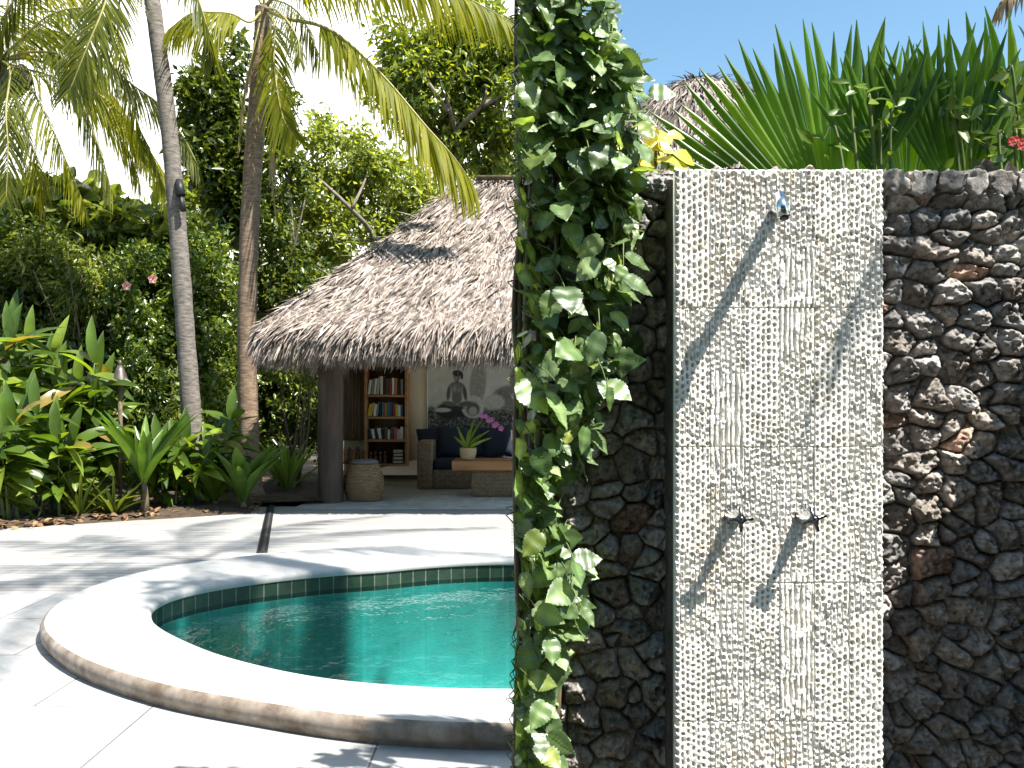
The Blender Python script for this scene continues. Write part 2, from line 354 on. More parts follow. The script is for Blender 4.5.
def loft(rings):
    F = []; k = np.arange(NT); k2 = (k + 1) % NT
    for i in range(len(rings) - 1): F.append(np.stack([i * NT + k, i * NT + k2, (i + 1) * NT + k2, (i + 1) * NT + k], 1))
    return np.concatenate(rings), np.concatenate(F)
def rect_ring(x0, x1, y0, y1, z):
    out = []
    for c, s in zip(CT, ST):
        tx = ((x1 if c > 0 else x0) - PC[0]) / c if abs(c) > 1e-6 else 1e9
        ty = ((y1 if s > 0 else y0) - PC[1]) / s if abs(s) > 1e-6 else 1e9
        q = min(tx, ty); out.append((PC[0] + c * q, PC[1] + s * q, z))
    return np.array(out)
V, Fq = loft([ring(RO - .12, -.03), rect_ring(-600, 600, -600, 1200, -.03)])
tag(npmesh('ground', V, Fq, M['ground']), kind='structure')
V, Fq = loft([ring(RO - .08, 0), rect_ring(-16, 9, -7, 13.2, 0)])
def terrace(name, keep, mat):
    bm = bmesh.new(); vs = [bm.verts.new(v) for v in V]
    for f in Fq: bm.faces.new([vs[i] for i in f])
    bmesh.ops.bisect_plane(bm, geom=bm.verts[:] + bm.edges[:] + bm.faces[:], plane_co=(0, 7.25, 0), plane_no=(0, keep, 0), clear_outer=True)
    me = bpy.data.meshes.new(name); bm.to_mesh(me); bm.free(); me.materials.append(mat)
    o = link(bpy.data.objects.new(name, me)); return tag(o, kind='structure')
terrace('stone_paving', 1, M['paver']); terrace('wooden_deck', -1, M['deck'])

nu, nv = 60, 50
X, Y = np.meshgrid(np.linspace(-7, 6, nu), np.linspace(-6.9, 3.25, nv))
tag(npmesh('bounce_cut_court', np.stack([X, Y, .006 + 0 * X], -1).reshape(-1, 3), gridF(nu, nv), brick_mat('added dark slate', (.05, .047, .044), (.075, .07, .065), (.03, .028, .025), .6, .4, .01)), kind='structure')  # unseen dark floor added to cut bounced light on the shower wall

pool = thing('swimming_pool', 'rounded swimming pool with green water and a pale raised stone rim', 'swimming pool', (0.2, 6.3, 0))
top = .13
V, Fq = loft([ring(RI - .0, .07), ring(RI - .012, .10), ring(RI + .005, top - .008), ring(RI + .035, top), ring((RI + RO) / 2, top + .003), ring(RO - .06, top), ring(RO - .03, top - .006)])
npmesh('coping', V, Fq, M['coping'], pool, True)
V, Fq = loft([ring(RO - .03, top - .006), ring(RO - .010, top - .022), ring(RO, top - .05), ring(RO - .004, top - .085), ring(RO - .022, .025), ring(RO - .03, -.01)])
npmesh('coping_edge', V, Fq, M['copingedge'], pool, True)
arc = np.concatenate([[0], np.cumsum(np.hypot(np.diff(PC[0] + RI * CT), np.diff(PC[1] + RI * ST)))])
V, Fq = loft([ring(RI + .012, .075), ring(RI + .012, -.085)]); uv = np.stack([np.tile(arc, 2), np.repeat([.139, .001], NT)], 1)
npmesh('waterline_tiles', V, Fq, M['pooltile'], pool, True, uv=uv)
V, Fq = loft([ring(RI + .011, -.085), ring(RI + .008, -.9), ring(RI - .25, -1.15), ring(RI * .01, -1.3)])
npmesh('basin', V, Fq, M['poolfloor'], pool, False)
V, Fq = loft([ring(RI + .010, -.045), ring(RI * .5, -.045), ring(RI * .01, -.045)])
tag(npmesh('pool_water', V, Fq, M['water']), kind='structure')

# black strip standing in for the shaded step face between the two deck parts
a, b_ = gnd(262, 553), gnd(271, 506)
mb = MB(); d = (b_ - a); mid = (a + b_) / 2
mb.box((mid.x, mid.y, .008), (.11, d.length, .016), rz=-math.atan2(d.x, d.y), bev=.003)
for i in range(60):
    p = a + d * ((i + .5) / 60); mb.box((p.x, p.y, .018), (.08, .02, .008), rz=-math.atan2(d.x, d.y))
tag(mb.build('shade_strip', M['blackmetal'], loc=(mid.x, mid.y, 0)), 'long narrow black shade strip drawn for a step face of the wooden deck', 'shade strip')

# planting bed (soil)
nu, nv = 120, 60
X, Y = np.meshgrid(np.linspace(-16, -2.9, nu), np.linspace(0, 1, nv))
edge = 11.0 + (X + 6) * .55 + .12 * fbm(X * 1.5, X * 0, 3); edge = np.clip(edge, 10.6, 12.75); YY = edge + Y ** 1.5 * 26
X = np.where(YY < 13.3, np.minimum(X, -3.75 + (YY - 12.7) * -.2), X)
Z = -.012 + .10 * np.minimum(1, (YY - edge) * 2.5) * (.4 + fbm(X * 3, YY * 3, 4))
tag(npmesh('garden_bed', np.stack([X, YY, Z], -1).reshape(-1, 3), gridF(nu, nv), M['soil'], smooth=True), kind='structure')

# ---------------------------------------------------------------- leaves
def T_from(rows, fold=.12, curl=.15):
    """rows: (u, halfwidth); three verts across; curl bends the tip down"""
    V = []; F = []
    for u, w in rows:
        z = -curl * u * u
        V += [(u, -w, z, fold * w * 2), (u, 0, z, 0), (u, w, z, fold * w * 2)]
    for i in range(len(rows) - 1):
        for k in (0, 1): F.append((i * 3 + k, i * 3 + k + 1, i * 3 + 4 + k, i * 3 + 3 + k))
    return np.array(V, float), np.array(F)
T_DIA = (np.array([(0, 0, 0), (.4, -.5, .10), (1, 0, -.12), (.4, .5, .10)], float), np.array([(0, 1, 2), (0, 2, 3)]))
T_OVAL = T_from([(0, .03), (.22, .36), (.5, .5), (.8, .3), (1, .02)], .15, .22)
T_LANCE = T_from([(0, .05), (.12, .3), (.3, .47), (.5, .5), (.7, .42), (.88, .2), (1, .01)], .22, .38)
T_STRAP = T_from([(0, .32), (.15, .42), (.35, .5), (.55, .48), (.75, .36), (.9, .18), (1, .01)], .3, .5)
def T_vine():
    V = []; F = []; n = 19
    for i in range(n):
        u = i / (n - 1); w = .5 * max(.02, math.sin(math.pi * min(1, .04 + .96 * u ** .66)) ** .8 * (1 - .35 * u ** 5)) if i < n - 1 else .008
        w *= (1 + (.055 if i % 2 else -.055)); z = -.13 * u * u + .016 * math.sin(u * 15); bk = .07 * max(0, 1 - i / 3.)
        for c in (-1, -.5, 0, .5, 1): V.append((u - bk * abs(c), c * w, z + .018 * (i % 2) * (abs(c) == .5), .30 * w * abs(c) - .16 * w * (abs(c) == 1)))
    for i in range(n - 1):
        for k in range(4): F.append((i * 5 + k, i * 5 + k + 1, i * 5 + 6 + k, i * 5 + 5 + k))
    return np.array(V), np.array(F)
T_VINE = T_vine()
T_UP = T_from([(0, .25), (.15, .38), (.4, .5), (.6, .48), (.8, .32), (.93, .14), (1, .01)], .35, .22)
def nrm(a): return a / np.maximum(np.linalg.norm(a, axis=-1, keepdims=True), 1e-9)
def leaves(P, A, N, L, Wd, T):
    """one template leaf per row: position, axis, rough normal, length, width"""
    TV, TF = T; TV = np.c_[TV, np.zeros(len(TV))] if TV.shape[1] == 3 else TV; P = np.asarray(P, float); A = nrm(np.asarray(A, float)); S = nrm(np.cross(np.asarray(N, float), A)); N = np.cross(A, S)
    n = len(P); L = np.broadcast_to(L, n); Wd = np.broadcast_to(Wd, n)
    V = (P[:, None] + A[:, None] * (TV[None, :, 0:1] * L[:, None, None]) + S[:, None] * (TV[None, :, 1:2] * Wd[:, None, None])
         + N[:, None] * (TV[None, :, 2:3] * L[:, None, None] + TV[None, :, 3:4] * Wd[:, None, None]))
    F = TF[None] + (np.arange(n) * len(TV))[:, None, None]
    return V.reshape(-1, 3), F.reshape(-1, TF.shape[1])
def rdir(n): return nrm(RNG.normal(size=(n, 3)))
def cloud(blobs, ncl, per, clr, shell=.55):
    """clumped points inside ellipsoids [(centre, radii)], with outward direction"""
    vol = np.array([r[0] * r[1] * r[2] for c, r in blobs]) ** .67; idx = RNG.choice(len(blobs), ncl, p=vol / vol.sum())
    C = np.array([blobs[i][0] for i in idx]); R = np.array([blobs[i][1] for i in idx])
    d = rdir(ncl); q = RNG.uniform(shell, 1.0, ncl)[:, None] ** .8
    cc = C + d * R * q * RNG.uniform(.8, 1.12, (ncl, 1))
    P = np.repeat(cc, per, 0) + rdir(ncl * per) * (RNG.uniform(0, 1, (ncl * per, 1)) ** .5 * clr)
    return P, np.repeat(d, per, 0)
def foliage(name, mat, parent, blobs, ncl, per, clr, ln, asp=.5, T=T_DIA, shell=.5, droop=.35, up=.6):
    if T is T_DIA: per = int(per * 1.75); ln = ln * .82; ncl = int(ncl * .72); clr *= .84
    P, d = cloud(blobs, ncl, per, clr, shell); n = len(P)
    A = d * .5 + rdir(n) * .9 + np.array([0, 0, -droop]); N = rdir(n) * .8 + np.array([.15, -.25, up])
    L = ln * RNG.uniform(.6, 1.25, n); V, F = leaves(P, A, N, L, L * asp * RNG.uniform(.8, 1.2, n), T)
    return npmesh(name, V, F, mat, parent, T is not T_DIA)
def pblob(px, py, rx, rz, D, ry=None):
    k = D / FPX; return (tuple(at(px, py, D)), (rx * k, ry or (rx + rz) * .5 * k, rz * k))

def tree(name, label, cat, base, blobs, limbs, mat, ncl, per, clr, ln, asp=.5, T=T_DIA, barkmat='bark', group=None, r0=.16, **kw):
    t = thing(name, label, cat, tuple(base), group)
    mb = MB(); main = catmull(limbs[0], 14); mb.tube(main, list(np.linspace(r0, r0 * .35, 14)), 8); mb.build('trunk', M[barkmat], t, True)
    for l in limbs[1:]:
        mb = MB(); mb.tube(catmull(l, 9), list(np.linspace(r0 * .45, r0 * .10, 9)), 6); mb.build('limb', M[barkmat], t, True)
    foliage('crown', M[mat], t, blobs, ncl, per, clr, ln, asp, T, **kw); return t

# trees behind
b0 = gnd(238, 492); 
tree('broadleaf_tree', 'dark dense tree standing between the two palm trunks against the white sky', 'tree', (at(238, 400, 18.5).x, 18.5, 0),
     [pblob(212, 108, 30, 42, 18.5), pblob(232, 150, 24, 40, 18.5), pblob(205, 160, 20, 24, 18.3), pblob(232, 60, 14, 26, 18.5), pblob(240, 200, 26, 40, 18.6)],
     [[(at(238, 400, 18.5).x, 18.5, 0), at(240, 300, 18.5), at(232, 200, 18.5), at(218, 110, 18.5)], [at(236, 210, 18.5), at(245, 150, 18.4), at(236, 70, 18.5)], [at(232, 190, 18.5), at(205, 150, 18.4)]],
     'treedark', 230, 26, .42, .26, .45, r0=.14)
tree('broadleaf_tree', 'tall leafy tree with pale branches rising behind the thatched roof', 'tree', (at(478, 400, 22).x, 22, 0),
     [pblob(440, 95, 50, 55, 22), pblob(478, 45, 46, 38, 22), pblob(408, 55, 30, 30, 22.4), pblob(475, 145, 40, 25, 22), pblob(505, 95, 36, 60, 22), pblob(400, 90, 24, 20, 22), pblob(392, 30, 14, 14, 22)],
     [[(at(478, 400, 22).x, 22, 0), at(474, 300, 22), at(462, 180, 22), at(455, 130, 21.4)], [at(455, 132, 21.4), at(482, 105, 20.8), at(487, 85, 20.8)], [at(482, 105, 20.8), at(505, 95, 20.8)],
      [at(455, 130, 21.4), at(447, 100, 20.9), at(443, 92, 21)], [at(447, 112, 21), at(430, 85, 20.8), at(418, 70, 21)], [at(460, 160, 22), at(440, 60, 22)]],
     'tree', 420, 26, .55, .30, .42, r0=.17)
tree('broadleaf_tree', 'bright yellow green tree spreading low behind the left slope of the thatch', 'tree', (at(385, 400, 19.5).x, 19.5, 0),
     [pblob(350, 160, 46, 36, 19.5), pblob(385, 185, 50, 34, 19.8), pblob(322, 195, 42, 34, 19.4), pblob(350, 240, 60, 40, 19.6), pblob(296, 250, 36, 42, 19.4), pblob(418, 215, 30, 30, 19.8), pblob(318, 130, 14, 22, 19.5)],
     [[(at(385, 400, 19.5).x, 19.5, 0), at(384, 300, 19.5), at(375, 240, 19.1), at(350, 208, 18.5), at(318, 178, 18.9)], [at(372, 240, 19.1), at(335, 238, 18.6), at(290, 228, 18.9)], [at(352, 208, 18.5), at(365, 180, 18.9), at(372, 150, 19.2)]],
     'treelight', 420, 26, .42, .22, .42, r0=.09)
tree('broadleaf_tree', 'small pale tree showing just over the top of the thatch ridge', 'tree', (at(520, 400, 25).x, 25, 0),
     [pblob(494, 168, 26, 20, 25), pblob(520, 160, 30, 40, 25)], [[(at(520, 400, 25).x, 25, 0), at(518, 250, 25), at(505, 160, 25)]], 'treelight', 80, 20, .4, .28, .45, r0=.12)
tree('broadleaf_tree', 'olive green tree filling the gap right of the thicker palm trunk', 'tree', (at(285, 400, 17.8).x, 17.8, 0),
     [pblob(282, 120, 18, 34, 18), pblob(280, 180, 24, 44, 18), pblob(300, 300, 36, 60, 17.8), pblob(272, 250, 26, 60, 17.6)],
     [[(at(285, 400, 17.8).x, 17.8, 0), at(288, 330, 17.7), at(292, 250, 17.6), at(284, 130, 17.9)], [at(291, 260, 17.6), at(305, 200, 17.4)]], 'treedark', 220, 26, .36, .20, .45, r0=.10)
tree('broadleaf_tree', 'pale leafed tree far behind the tops of the hedge beside the slender palm', 'tree', (at(165, 400, 24).x, 24, 0),
     [pblob(150, 240, 46, 26, 24), pblob(200, 215, 40, 40, 24), pblob(235, 190, 30, 30, 24)], [[(at(165, 400, 24).x, 24, 0), at(170, 320, 24), at(178, 230, 24)]], 'treelight', 200, 24, .5, .3, .45, r0=.14)

# hedge of shrubs
def shrub(name, label, blobs, base_px, D, mat, ncl, per, clr, ln, asp, T=T_DIA, cat='shrub', **kw):
    base = (at(base_px, 400, D).x, D, 0); t = thing(name, label, cat, base, 'shrubs of the tall hedge behind the terrace')
    mb = MB()
    for k in range(5):
        c, r = blobs[k % len(blobs)]; e = Vector(c) + Vector(tuple(RNG.normal(size=3) * .3)); s = Vector((base[0] + RNG.normal() * .12, base[1] + RNG.normal() * .12, 0))
        mb.tube(catmull([s, (s + e) / 2 + Vector((RNG.normal() * .15, 0, .1)), e], 7), list(np.linspace(.035, .012, 7)), 5)
    mb.build('stems', M['stem'], t, True)
    foliage('foliage', M[mat], t, blobs, ncl, per, clr, ln, asp, T, **kw); return t
shrub('hedge_shrub', 'dense small leaved hedge shrub at the far left edge under the palm fronds', [pblob(8, 262, 50, 60, 16), pblob(30, 330, 55, 60, 15.8)], 10, 16, 'hedge', 330, 24, .30, .17, .42, shell=.3)
shrub('hedge_shrub', 'hedge shrub with long thin silvery leaves left of the pink flowers', [pblob(62, 262, 44, 32, 15.5), pblob(90, 285, 36, 40, 15.3)], 70, 15.6, 'hedgelight', 150, 24, .30, .24, .2, shell=.3)
shrub('hedge_shrub', 'darker hedge shrub behind the long leaved one', [pblob(75, 300, 60, 90, 16.6), pblob(110, 250, 40, 50, 16.4)], 80, 16.6, 'treedark', 330, 24, .34, .20, .5, shell=.3)
hib = shrub('hibiscus_shrub', 'flowering hibiscus shrub with two pink blooms beside the slender palm trunk', [pblob(145, 300, 38, 66, 15.4), pblob(150, 380, 42, 70, 15.2)], 148, 15.4, 'hedge', 420, 26, .24, .13, .5, shell=.35)
shrub('hedge_shrub', 'glossy hedge shrub between the two palm trunks', [pblob(212, 300, 34, 80, 16), pblob(218, 390, 36, 60, 15.8)], 215, 16, 'hedge', 380, 24, .28, .16, .45, shell=.3)
shrub('hedge_shrub', 'dark hedge shrub low behind the ginger plants', [pblob(50, 420, 80, 90, 15.4)], 50, 15.4, 'treedark', 330, 24, .32, .2, .5, shell=.3)
shrub('hedge_shrub', 'large leaved shrub at the top of the hedge below the left palm crown', [pblob(25, 205, 40, 30, 16.8), pblob(70, 212, 36, 26, 16.8)], 40, 16.8, 'hedgelight', 120, 14, .3, .36, .6, T_OVAL, shell=.3)
shrub('hedge_shrub', 'large leaved shrub at the top of the hedge left of the slender palm', [pblob(135, 228, 32, 20, 16.4), pblob(165, 245, 24, 26, 16.4)], 140, 16.4, 'hedgelight', 110, 14, .3, .32, .6, T_OVAL, shell=.3)
shrub('hedge_shrub', 'shrub with pale leaves close behind the base of the slender palm', [pblob(205, 420, 36, 50, 15), pblob(222, 450, 30, 40, 14.8)], 212, 15, 'hedgelight', 150, 22, .26, .15, .5, shell=.3)
shrub('hedge_shrub', 'dark shrub beside the thatched hut under the left eave', [pblob(292, 390, 30, 56, 18), pblob(275, 410, 30, 60, 18), pblob(320, 400, 30, 60, 19)], 290, 17, 'treedark', 330, 24, .28, .17, .5, shell=.3)
shrub('hedge_shrub', 'bushy shrub with curled pale leaves at the hut corner just below the eave', [pblob(282, 368, 18, 14, 15.5), pblob(305, 372, 14, 14, 15.6)], 290, 15.6, 'hedgelight', 40, 22, .18, .13, .5, shell=.3)
shrub('hedge_shrub', 'tall dark shrub backing the hedge centre', [pblob(170, 330, 110, 130, 18.6), pblob(60, 340, 90, 130, 18.6)], 150, 18.6, 'treedark', 520, 24, .45, .30, .5, shell=.2)

for x_, lab in ((-4.5, 'unseen hedge added behind the camera to block sky light, left stretch'), (0, 'unseen hedge added behind the camera to block sky light, middle stretch'), (4.5, 'unseen hedge added behind the camera to block sky light, right stretch')):  # out-of-view hedge added to cut the sky fill on the shower wall
    t = thing('sky_block_hedge', lab, 'hedge', (x_, -5.5, 0)); mb = MB()
    for k in range(4): mb.tube([(x_ - 1.5 + k, -5.5, 0), (x_ - 1.5 + k, -5.4, 2.5), (x_ - 1.4 + k, -5.5, 4.6)], [.06, .05, .02], 6)
    mb.build('stems', M['stem'], t)
    foliage('foliage', M['treedark'], t, [((x_ - 1.2, -5.5, 1.6), (1.6, .8, 1.8)), ((x_ + 1.2, -5.5, 1.6), (1.6, .8, 1.8)), ((x_ - 1.1, -5.5, 4.2), (1.6, .8, 1.7)), ((x_ + 1.1, -5.5, 4.3), (1.6, .8, 1.7)), ((x_ - .9, -5.6, 7.0), (1.7, .9, 1.7)), ((x_ + 1.0, -5.6, 6.8), (1.7, .9, 1.8))], 560, 16, .5, .42, .55, shell=.3)
# hibiscus blooms: parts of the shrub
for px, py in ((153, 279), (127, 286)):
    c = at(px, py, 14.55); n = 5; A = [Vector((math.cos(a), -.35, math.sin(a))) for a in np.linspace(.3, .3 + 2 * math.pi, n, endpoint=False)]
    V, F = leaves([c[:]] * n, [a[:] for a in A], [(0, -1, 0.01)] * n, .085, .085, T_OVAL); fl = npmesh('flower', V, F, M['pink'], hib, True)
    mb = MB(); mb.tube([c, c + Vector((.005, -.06, .01))], [.012, .006], 6); mb.build('stamen', M['red'], fl)

# ---------------------------------------------------------------- coconut palms
def frond(name, parent, pts, mat, n=84, ll=.85, droop=.75, side_mix=.7, fwd=.45, wid=.031, start=.16, rw=.024, both=(-1, 1), upref=(0, 0, 1), jit=.12):
    P = catmull(pts, 44); mb = MB(); mb.tube(P, list(np.linspace(rw, .006, 44)), 6)
    V0 = np.concatenate(mb.v); Fq = [np.array(mb.f[4])]; ngon = [f for k, f in mb.f.items() if k != 4]
    rows = []; 
    for s in both:
        for i in range(n):
            u = start + (1 - start) * (i + RNG.uniform(-.3, .3) * (i < n - 1)) / (n - 1); u = min(max(u, 0), 1)
            f = u * 43; k = min(int(f), 42); p = P[k].lerp(P[k + 1], f - k); tg = (P[k + 1] - P[k]).normalized()
            sd = tg.cross(Vector(upref)); sd = sd.normalized() if sd.length > 1e-3 else Vector((1, 0, 0))
            L = ll * (.35 + .65 * math.sin(math.pi * min(1, (u - start) / (1 - start) * .80 + .18)) ** .8) * RNG.uniform(.85, 1.1)
            d = (sd * s * side_mix + tg * fwd * (1 + u) + Vector((0, 0, -droop * .55)) + Vector(tuple(RNG.normal(size=3) * jit))).normalized()
            rows.append((p, d, L, sd * s, tg))
    V = []; F = []; b = len(V0)
    for p, d, L, sd, tg in rows:
        seg = 4; q = p.copy(); dd = d.copy(); wv = tg.cross(d); wv = (tg - d * tg.dot(d)).normalized()
        for j in range(seg + 1):
            u = j / seg; w = wid * (.55 if j == 0 else (1 - u ** 1.6) + .04) * .5
            V.append(q + wv * w); V.append(q - wv * w)
            dd = (dd + Vector((0, 0, -droop * .32))).normalized(); q = q + dd * (L / seg)
            wv = (tg - dd * tg.dot(dd)).normalized()
        for j in range(seg): F.append((b + 2 * j, b + 2 * j + 1, b + 2 * j + 3, b + 2 * j + 2))
        b += 2 * (seg + 1)
    fr = npmesh(name, np.array([v[:] for v in V]), np.array(F) - len(V0), M[mat], parent, False)
    return fr, P, rw
def add_frond(parent, pts, mat='palmleaf', **kw):
    fr, P, rw = frond('frond', parent, pts, mat, **kw)
    mb = MB(); mb.tube(P, list(np.linspace(rw, .006, 44)), 6); mb.build('midrib', M['rachis'], fr, True)
    return fr
def trunk(parent, pts, r0, r1, mat):
    n = 150; P = catmull(pts, n); L = sum((P[i + 1] - P[i]).length for i in range(n - 1)); R = []
    for i in range(n):
        u = i / (n - 1); r = r0 + (r1 - r0) * u + .10 * math.exp(-u * 16) ; ph = (u * L / .16 + .3 * math.sin(u * 23)) % 1
        R.append(r * (1 + .045 * (1 - ph) + .03 * math.sin(u * 90 + 1.3) * math.sin(u * 41)))
    mb = MB(); mb.tube(P, R, 16); return mb.build('trunk', M[mat], parent, False)

D1 = 13.4
p1 = thing('coconut_palm', 'slender grey palm trunk curving up past the top of the picture, lamp strapped on', 'palm tree', (at(196, 400, D1).x, D1, 0))
top1 = at(134, -120, D1 + .3)
trunk(p1, [(at(196, 400, D1).x, D1, 0), at(193, 440, D1), at(186, 340, D1), at(178, 230, D1), at(169, 130, D1), at(155, 20, D1), at(146, -40, D1 + .1), top1], .145, .105, 'palmbark')
fr1 = [
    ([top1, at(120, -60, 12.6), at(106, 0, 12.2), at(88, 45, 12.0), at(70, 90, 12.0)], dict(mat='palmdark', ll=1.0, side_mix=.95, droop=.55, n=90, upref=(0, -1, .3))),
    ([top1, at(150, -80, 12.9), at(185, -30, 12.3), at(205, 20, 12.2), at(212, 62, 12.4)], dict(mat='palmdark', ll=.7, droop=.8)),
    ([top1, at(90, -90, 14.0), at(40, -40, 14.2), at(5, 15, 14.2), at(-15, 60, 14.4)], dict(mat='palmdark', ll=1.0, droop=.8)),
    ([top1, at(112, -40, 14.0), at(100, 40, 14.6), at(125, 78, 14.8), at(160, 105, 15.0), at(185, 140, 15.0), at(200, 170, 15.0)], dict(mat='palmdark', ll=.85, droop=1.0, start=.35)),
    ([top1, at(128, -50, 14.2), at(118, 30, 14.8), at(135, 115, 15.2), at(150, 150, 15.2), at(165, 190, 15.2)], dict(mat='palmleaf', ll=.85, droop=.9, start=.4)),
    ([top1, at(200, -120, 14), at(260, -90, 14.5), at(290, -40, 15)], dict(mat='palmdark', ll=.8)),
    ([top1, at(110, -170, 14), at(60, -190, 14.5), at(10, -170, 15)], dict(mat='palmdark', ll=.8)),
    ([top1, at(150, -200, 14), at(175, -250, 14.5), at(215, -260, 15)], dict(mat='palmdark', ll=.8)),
]
for pts, kw in fr1: add_frond(p1, pts, **kw)

D2 = 14.2
p2 = thing('coconut_palm', 'palm with warm brown trunk and bright yellow green fronds spreading over the hut roof', 'palm tree', (at(250, 400, D2).x, D2, 0))
top2 = at(264, 8, D2)
trunk(p2, [(at(250, 400, D2).x, D2, 0), at(249, 440, D2), at(247, 340, D2), at(250, 220, D2), at(257, 110, D2), at(262, 50, D2), top2], .155, .135, 'palmbark2')
fr2 = [
    ([top2, at(285, 18, 13.8), at(318, 25, 13.4), at(345, 40, 13.2), at(385, 78, 13.0), at(425, 125, 12.9), at(452, 155, 12.9), at(472, 182, 13.0)], dict(ll=1.25, droop=1.0, n=96, start=.30, wid=.046, side_mix=.55, rw=.035)),
    ([top2, at(290, -18, 13.8), at(340, -30, 13.3), at(400, -26, 13.0), at(455, -8, 12.9), at(515, 24, 12.9)], dict(ll=1.1, droop=1.15, n=92, start=.2, wid=.046, side_mix=.5, rw=.035)),
    ([top2, at(274, 25, 13.9), at(274, 60, 13.8), at(278, 95, 13.7), at(284, 120, 13.7), at(296, 138, 13.7)], dict(ll=.75, droop=.75, n=48, start=.2, both=(-1, 1), upref=(0, -1, 0), side_mix=1.0, wid=.042)),
    ([top2, at(250, 22, 13.8), at(232, 14, 13.6), at(212, 12, 13.4), at(190, 14, 13.4), at(168, 30, 13.4)], dict(mat='palmleaf', ll=.95, droop=1.1, n=56, start=.3)),
    ([top2, at(240, -30, 14.4), at(210, -50, 14.8), at(170, -40, 15.2), at(140, -10, 15.4)], dict(ll=.95, droop=1.0, n=56)),
    ([top2, at(276, 10, 13.4), at(288, 22, 12.8), at(298, 40, 12.5), at(300, 60, 12.4)], dict(mat='palmdark', ll=.6, droop=1.0, n=36)),
    ([top2, at(270, -60, 14.4), at(300, -100, 14.8), at(350, -110, 15.2), at(390, -90, 15.4)], dict(ll=.9, n=50)),
    ([top2, at(262, -60, 13.9), at(240, -130, 13.8), at(200, -160, 13.8)], dict(ll=.9, n=50)),
    ([top2, at(275, 0, 14.8), at(300, 15, 15.6), at(320, 60, 16)], dict(mat='palmdark', ll=.9, n=50)),
]
for pts, kw in fr2: add_frond(p2, pts, **kw)
for pts in ([top2, at(272, 50, 14.0), at(274, 120, 13.95), at(272, 170, 13.9), at(276, 215, 13.9)], [top2, at(256, 40, 14), at(243, 100, 13.95), at(238, 150, 13.9)]):
    add_frond(p2, pts, mat='dryleaf', ll=.32, droop=1.6, n=40, start=.15, wid=.03)

D3 = 14.6
p3 = thing('coconut_palm', 'palm crown with coconuts at the left edge, fronds drooping over the hedge', 'palm tree', (at(-30, 400, D3).x, D3, 0))
top3 = at(0, 60, D3)
trunk(p3, [(at(-30, 400, D3).x, D3, 0), at(-30, 420, D3), at(-26, 280, D3), at(-14, 150, D3), top3], .15, .12, 'palmbark')
fr3 = [
    ([top3, at(35, 60, 15.4), at(75, 78, 15.7), at(115, 108, 16), at(148, 148, 16.2), at(172, 186, 16.3)], dict(mat='palmleaf', ll=.95, droop=.95, n=84, start=.32)),
    ([top3, at(28, 56, 15.6), at(66, 62, 16.0), at(104, 86, 16.2), at(130, 122, 16.4), at(142, 160, 16.4)], dict(mat='palmleaf', ll=.95, droop=.95, n=84, start=.3)),
    ([top3, at(15, 48, 14.8), at(40, 30, 15.2), at(75, 40, 15.5), at(105, 75, 15.7)], dict(mat='palmleaf', ll=1.0, droop=1.0, n=70, start=.2)),
    ([top3, at(8, 30, 15), at(30, 0, 15.4), at(70, -10, 15.8), at(120, 10, 16)], dict(mat='palmleaf', ll=1.05, droop=1.0, n=70, start=.2)),
    ([top3, at(10, 80, 14.4), at(22, 120, 14.2), at(38, 165, 14.1), at(44, 200, 14.1)], dict(mat='palmleaf', ll=.9, droop=.9, n=64, start=.2)),
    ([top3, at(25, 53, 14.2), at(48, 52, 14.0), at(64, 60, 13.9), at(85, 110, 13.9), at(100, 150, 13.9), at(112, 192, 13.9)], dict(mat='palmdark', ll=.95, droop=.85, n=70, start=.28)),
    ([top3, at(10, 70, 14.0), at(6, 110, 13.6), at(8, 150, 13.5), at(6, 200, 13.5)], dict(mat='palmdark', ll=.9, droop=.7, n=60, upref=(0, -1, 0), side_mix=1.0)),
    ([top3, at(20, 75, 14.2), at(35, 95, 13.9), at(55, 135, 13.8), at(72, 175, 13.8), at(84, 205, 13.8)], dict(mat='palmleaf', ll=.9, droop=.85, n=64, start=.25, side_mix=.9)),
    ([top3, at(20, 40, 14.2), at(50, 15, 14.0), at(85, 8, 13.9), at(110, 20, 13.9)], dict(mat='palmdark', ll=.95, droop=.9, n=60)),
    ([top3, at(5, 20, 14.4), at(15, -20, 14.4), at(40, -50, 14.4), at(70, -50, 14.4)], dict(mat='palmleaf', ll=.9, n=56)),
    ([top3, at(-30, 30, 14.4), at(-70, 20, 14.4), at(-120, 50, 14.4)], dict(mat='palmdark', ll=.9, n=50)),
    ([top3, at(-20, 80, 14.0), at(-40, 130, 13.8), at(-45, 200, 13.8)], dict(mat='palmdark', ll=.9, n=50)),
    ([top3, at(15, 66, 15.2), at(60, 80, 15.8), at(100, 110, 16.2), at(128, 150, 16.4), at(140, 185, 16.4)], dict(mat='palmleaf', ll=.9, droop=.9, n=60, start=.25)),
]
for pts, kw in fr3: add_frond(p3, pts, **kw)
for k, (px, py) in enumerate(((14, 76), (22, 73), (18, 88), (8, 84), (25, 82))):
    c = at(px, py, 14.1 + .1 * (k % 2)); mb = MB(); mb.lathe([(.02, -.15), (.08, -.11), (.115, 0), (.09, .09), (.03, .14)], c, 12); mb.build('coconut', M['coconut'], p3, True)

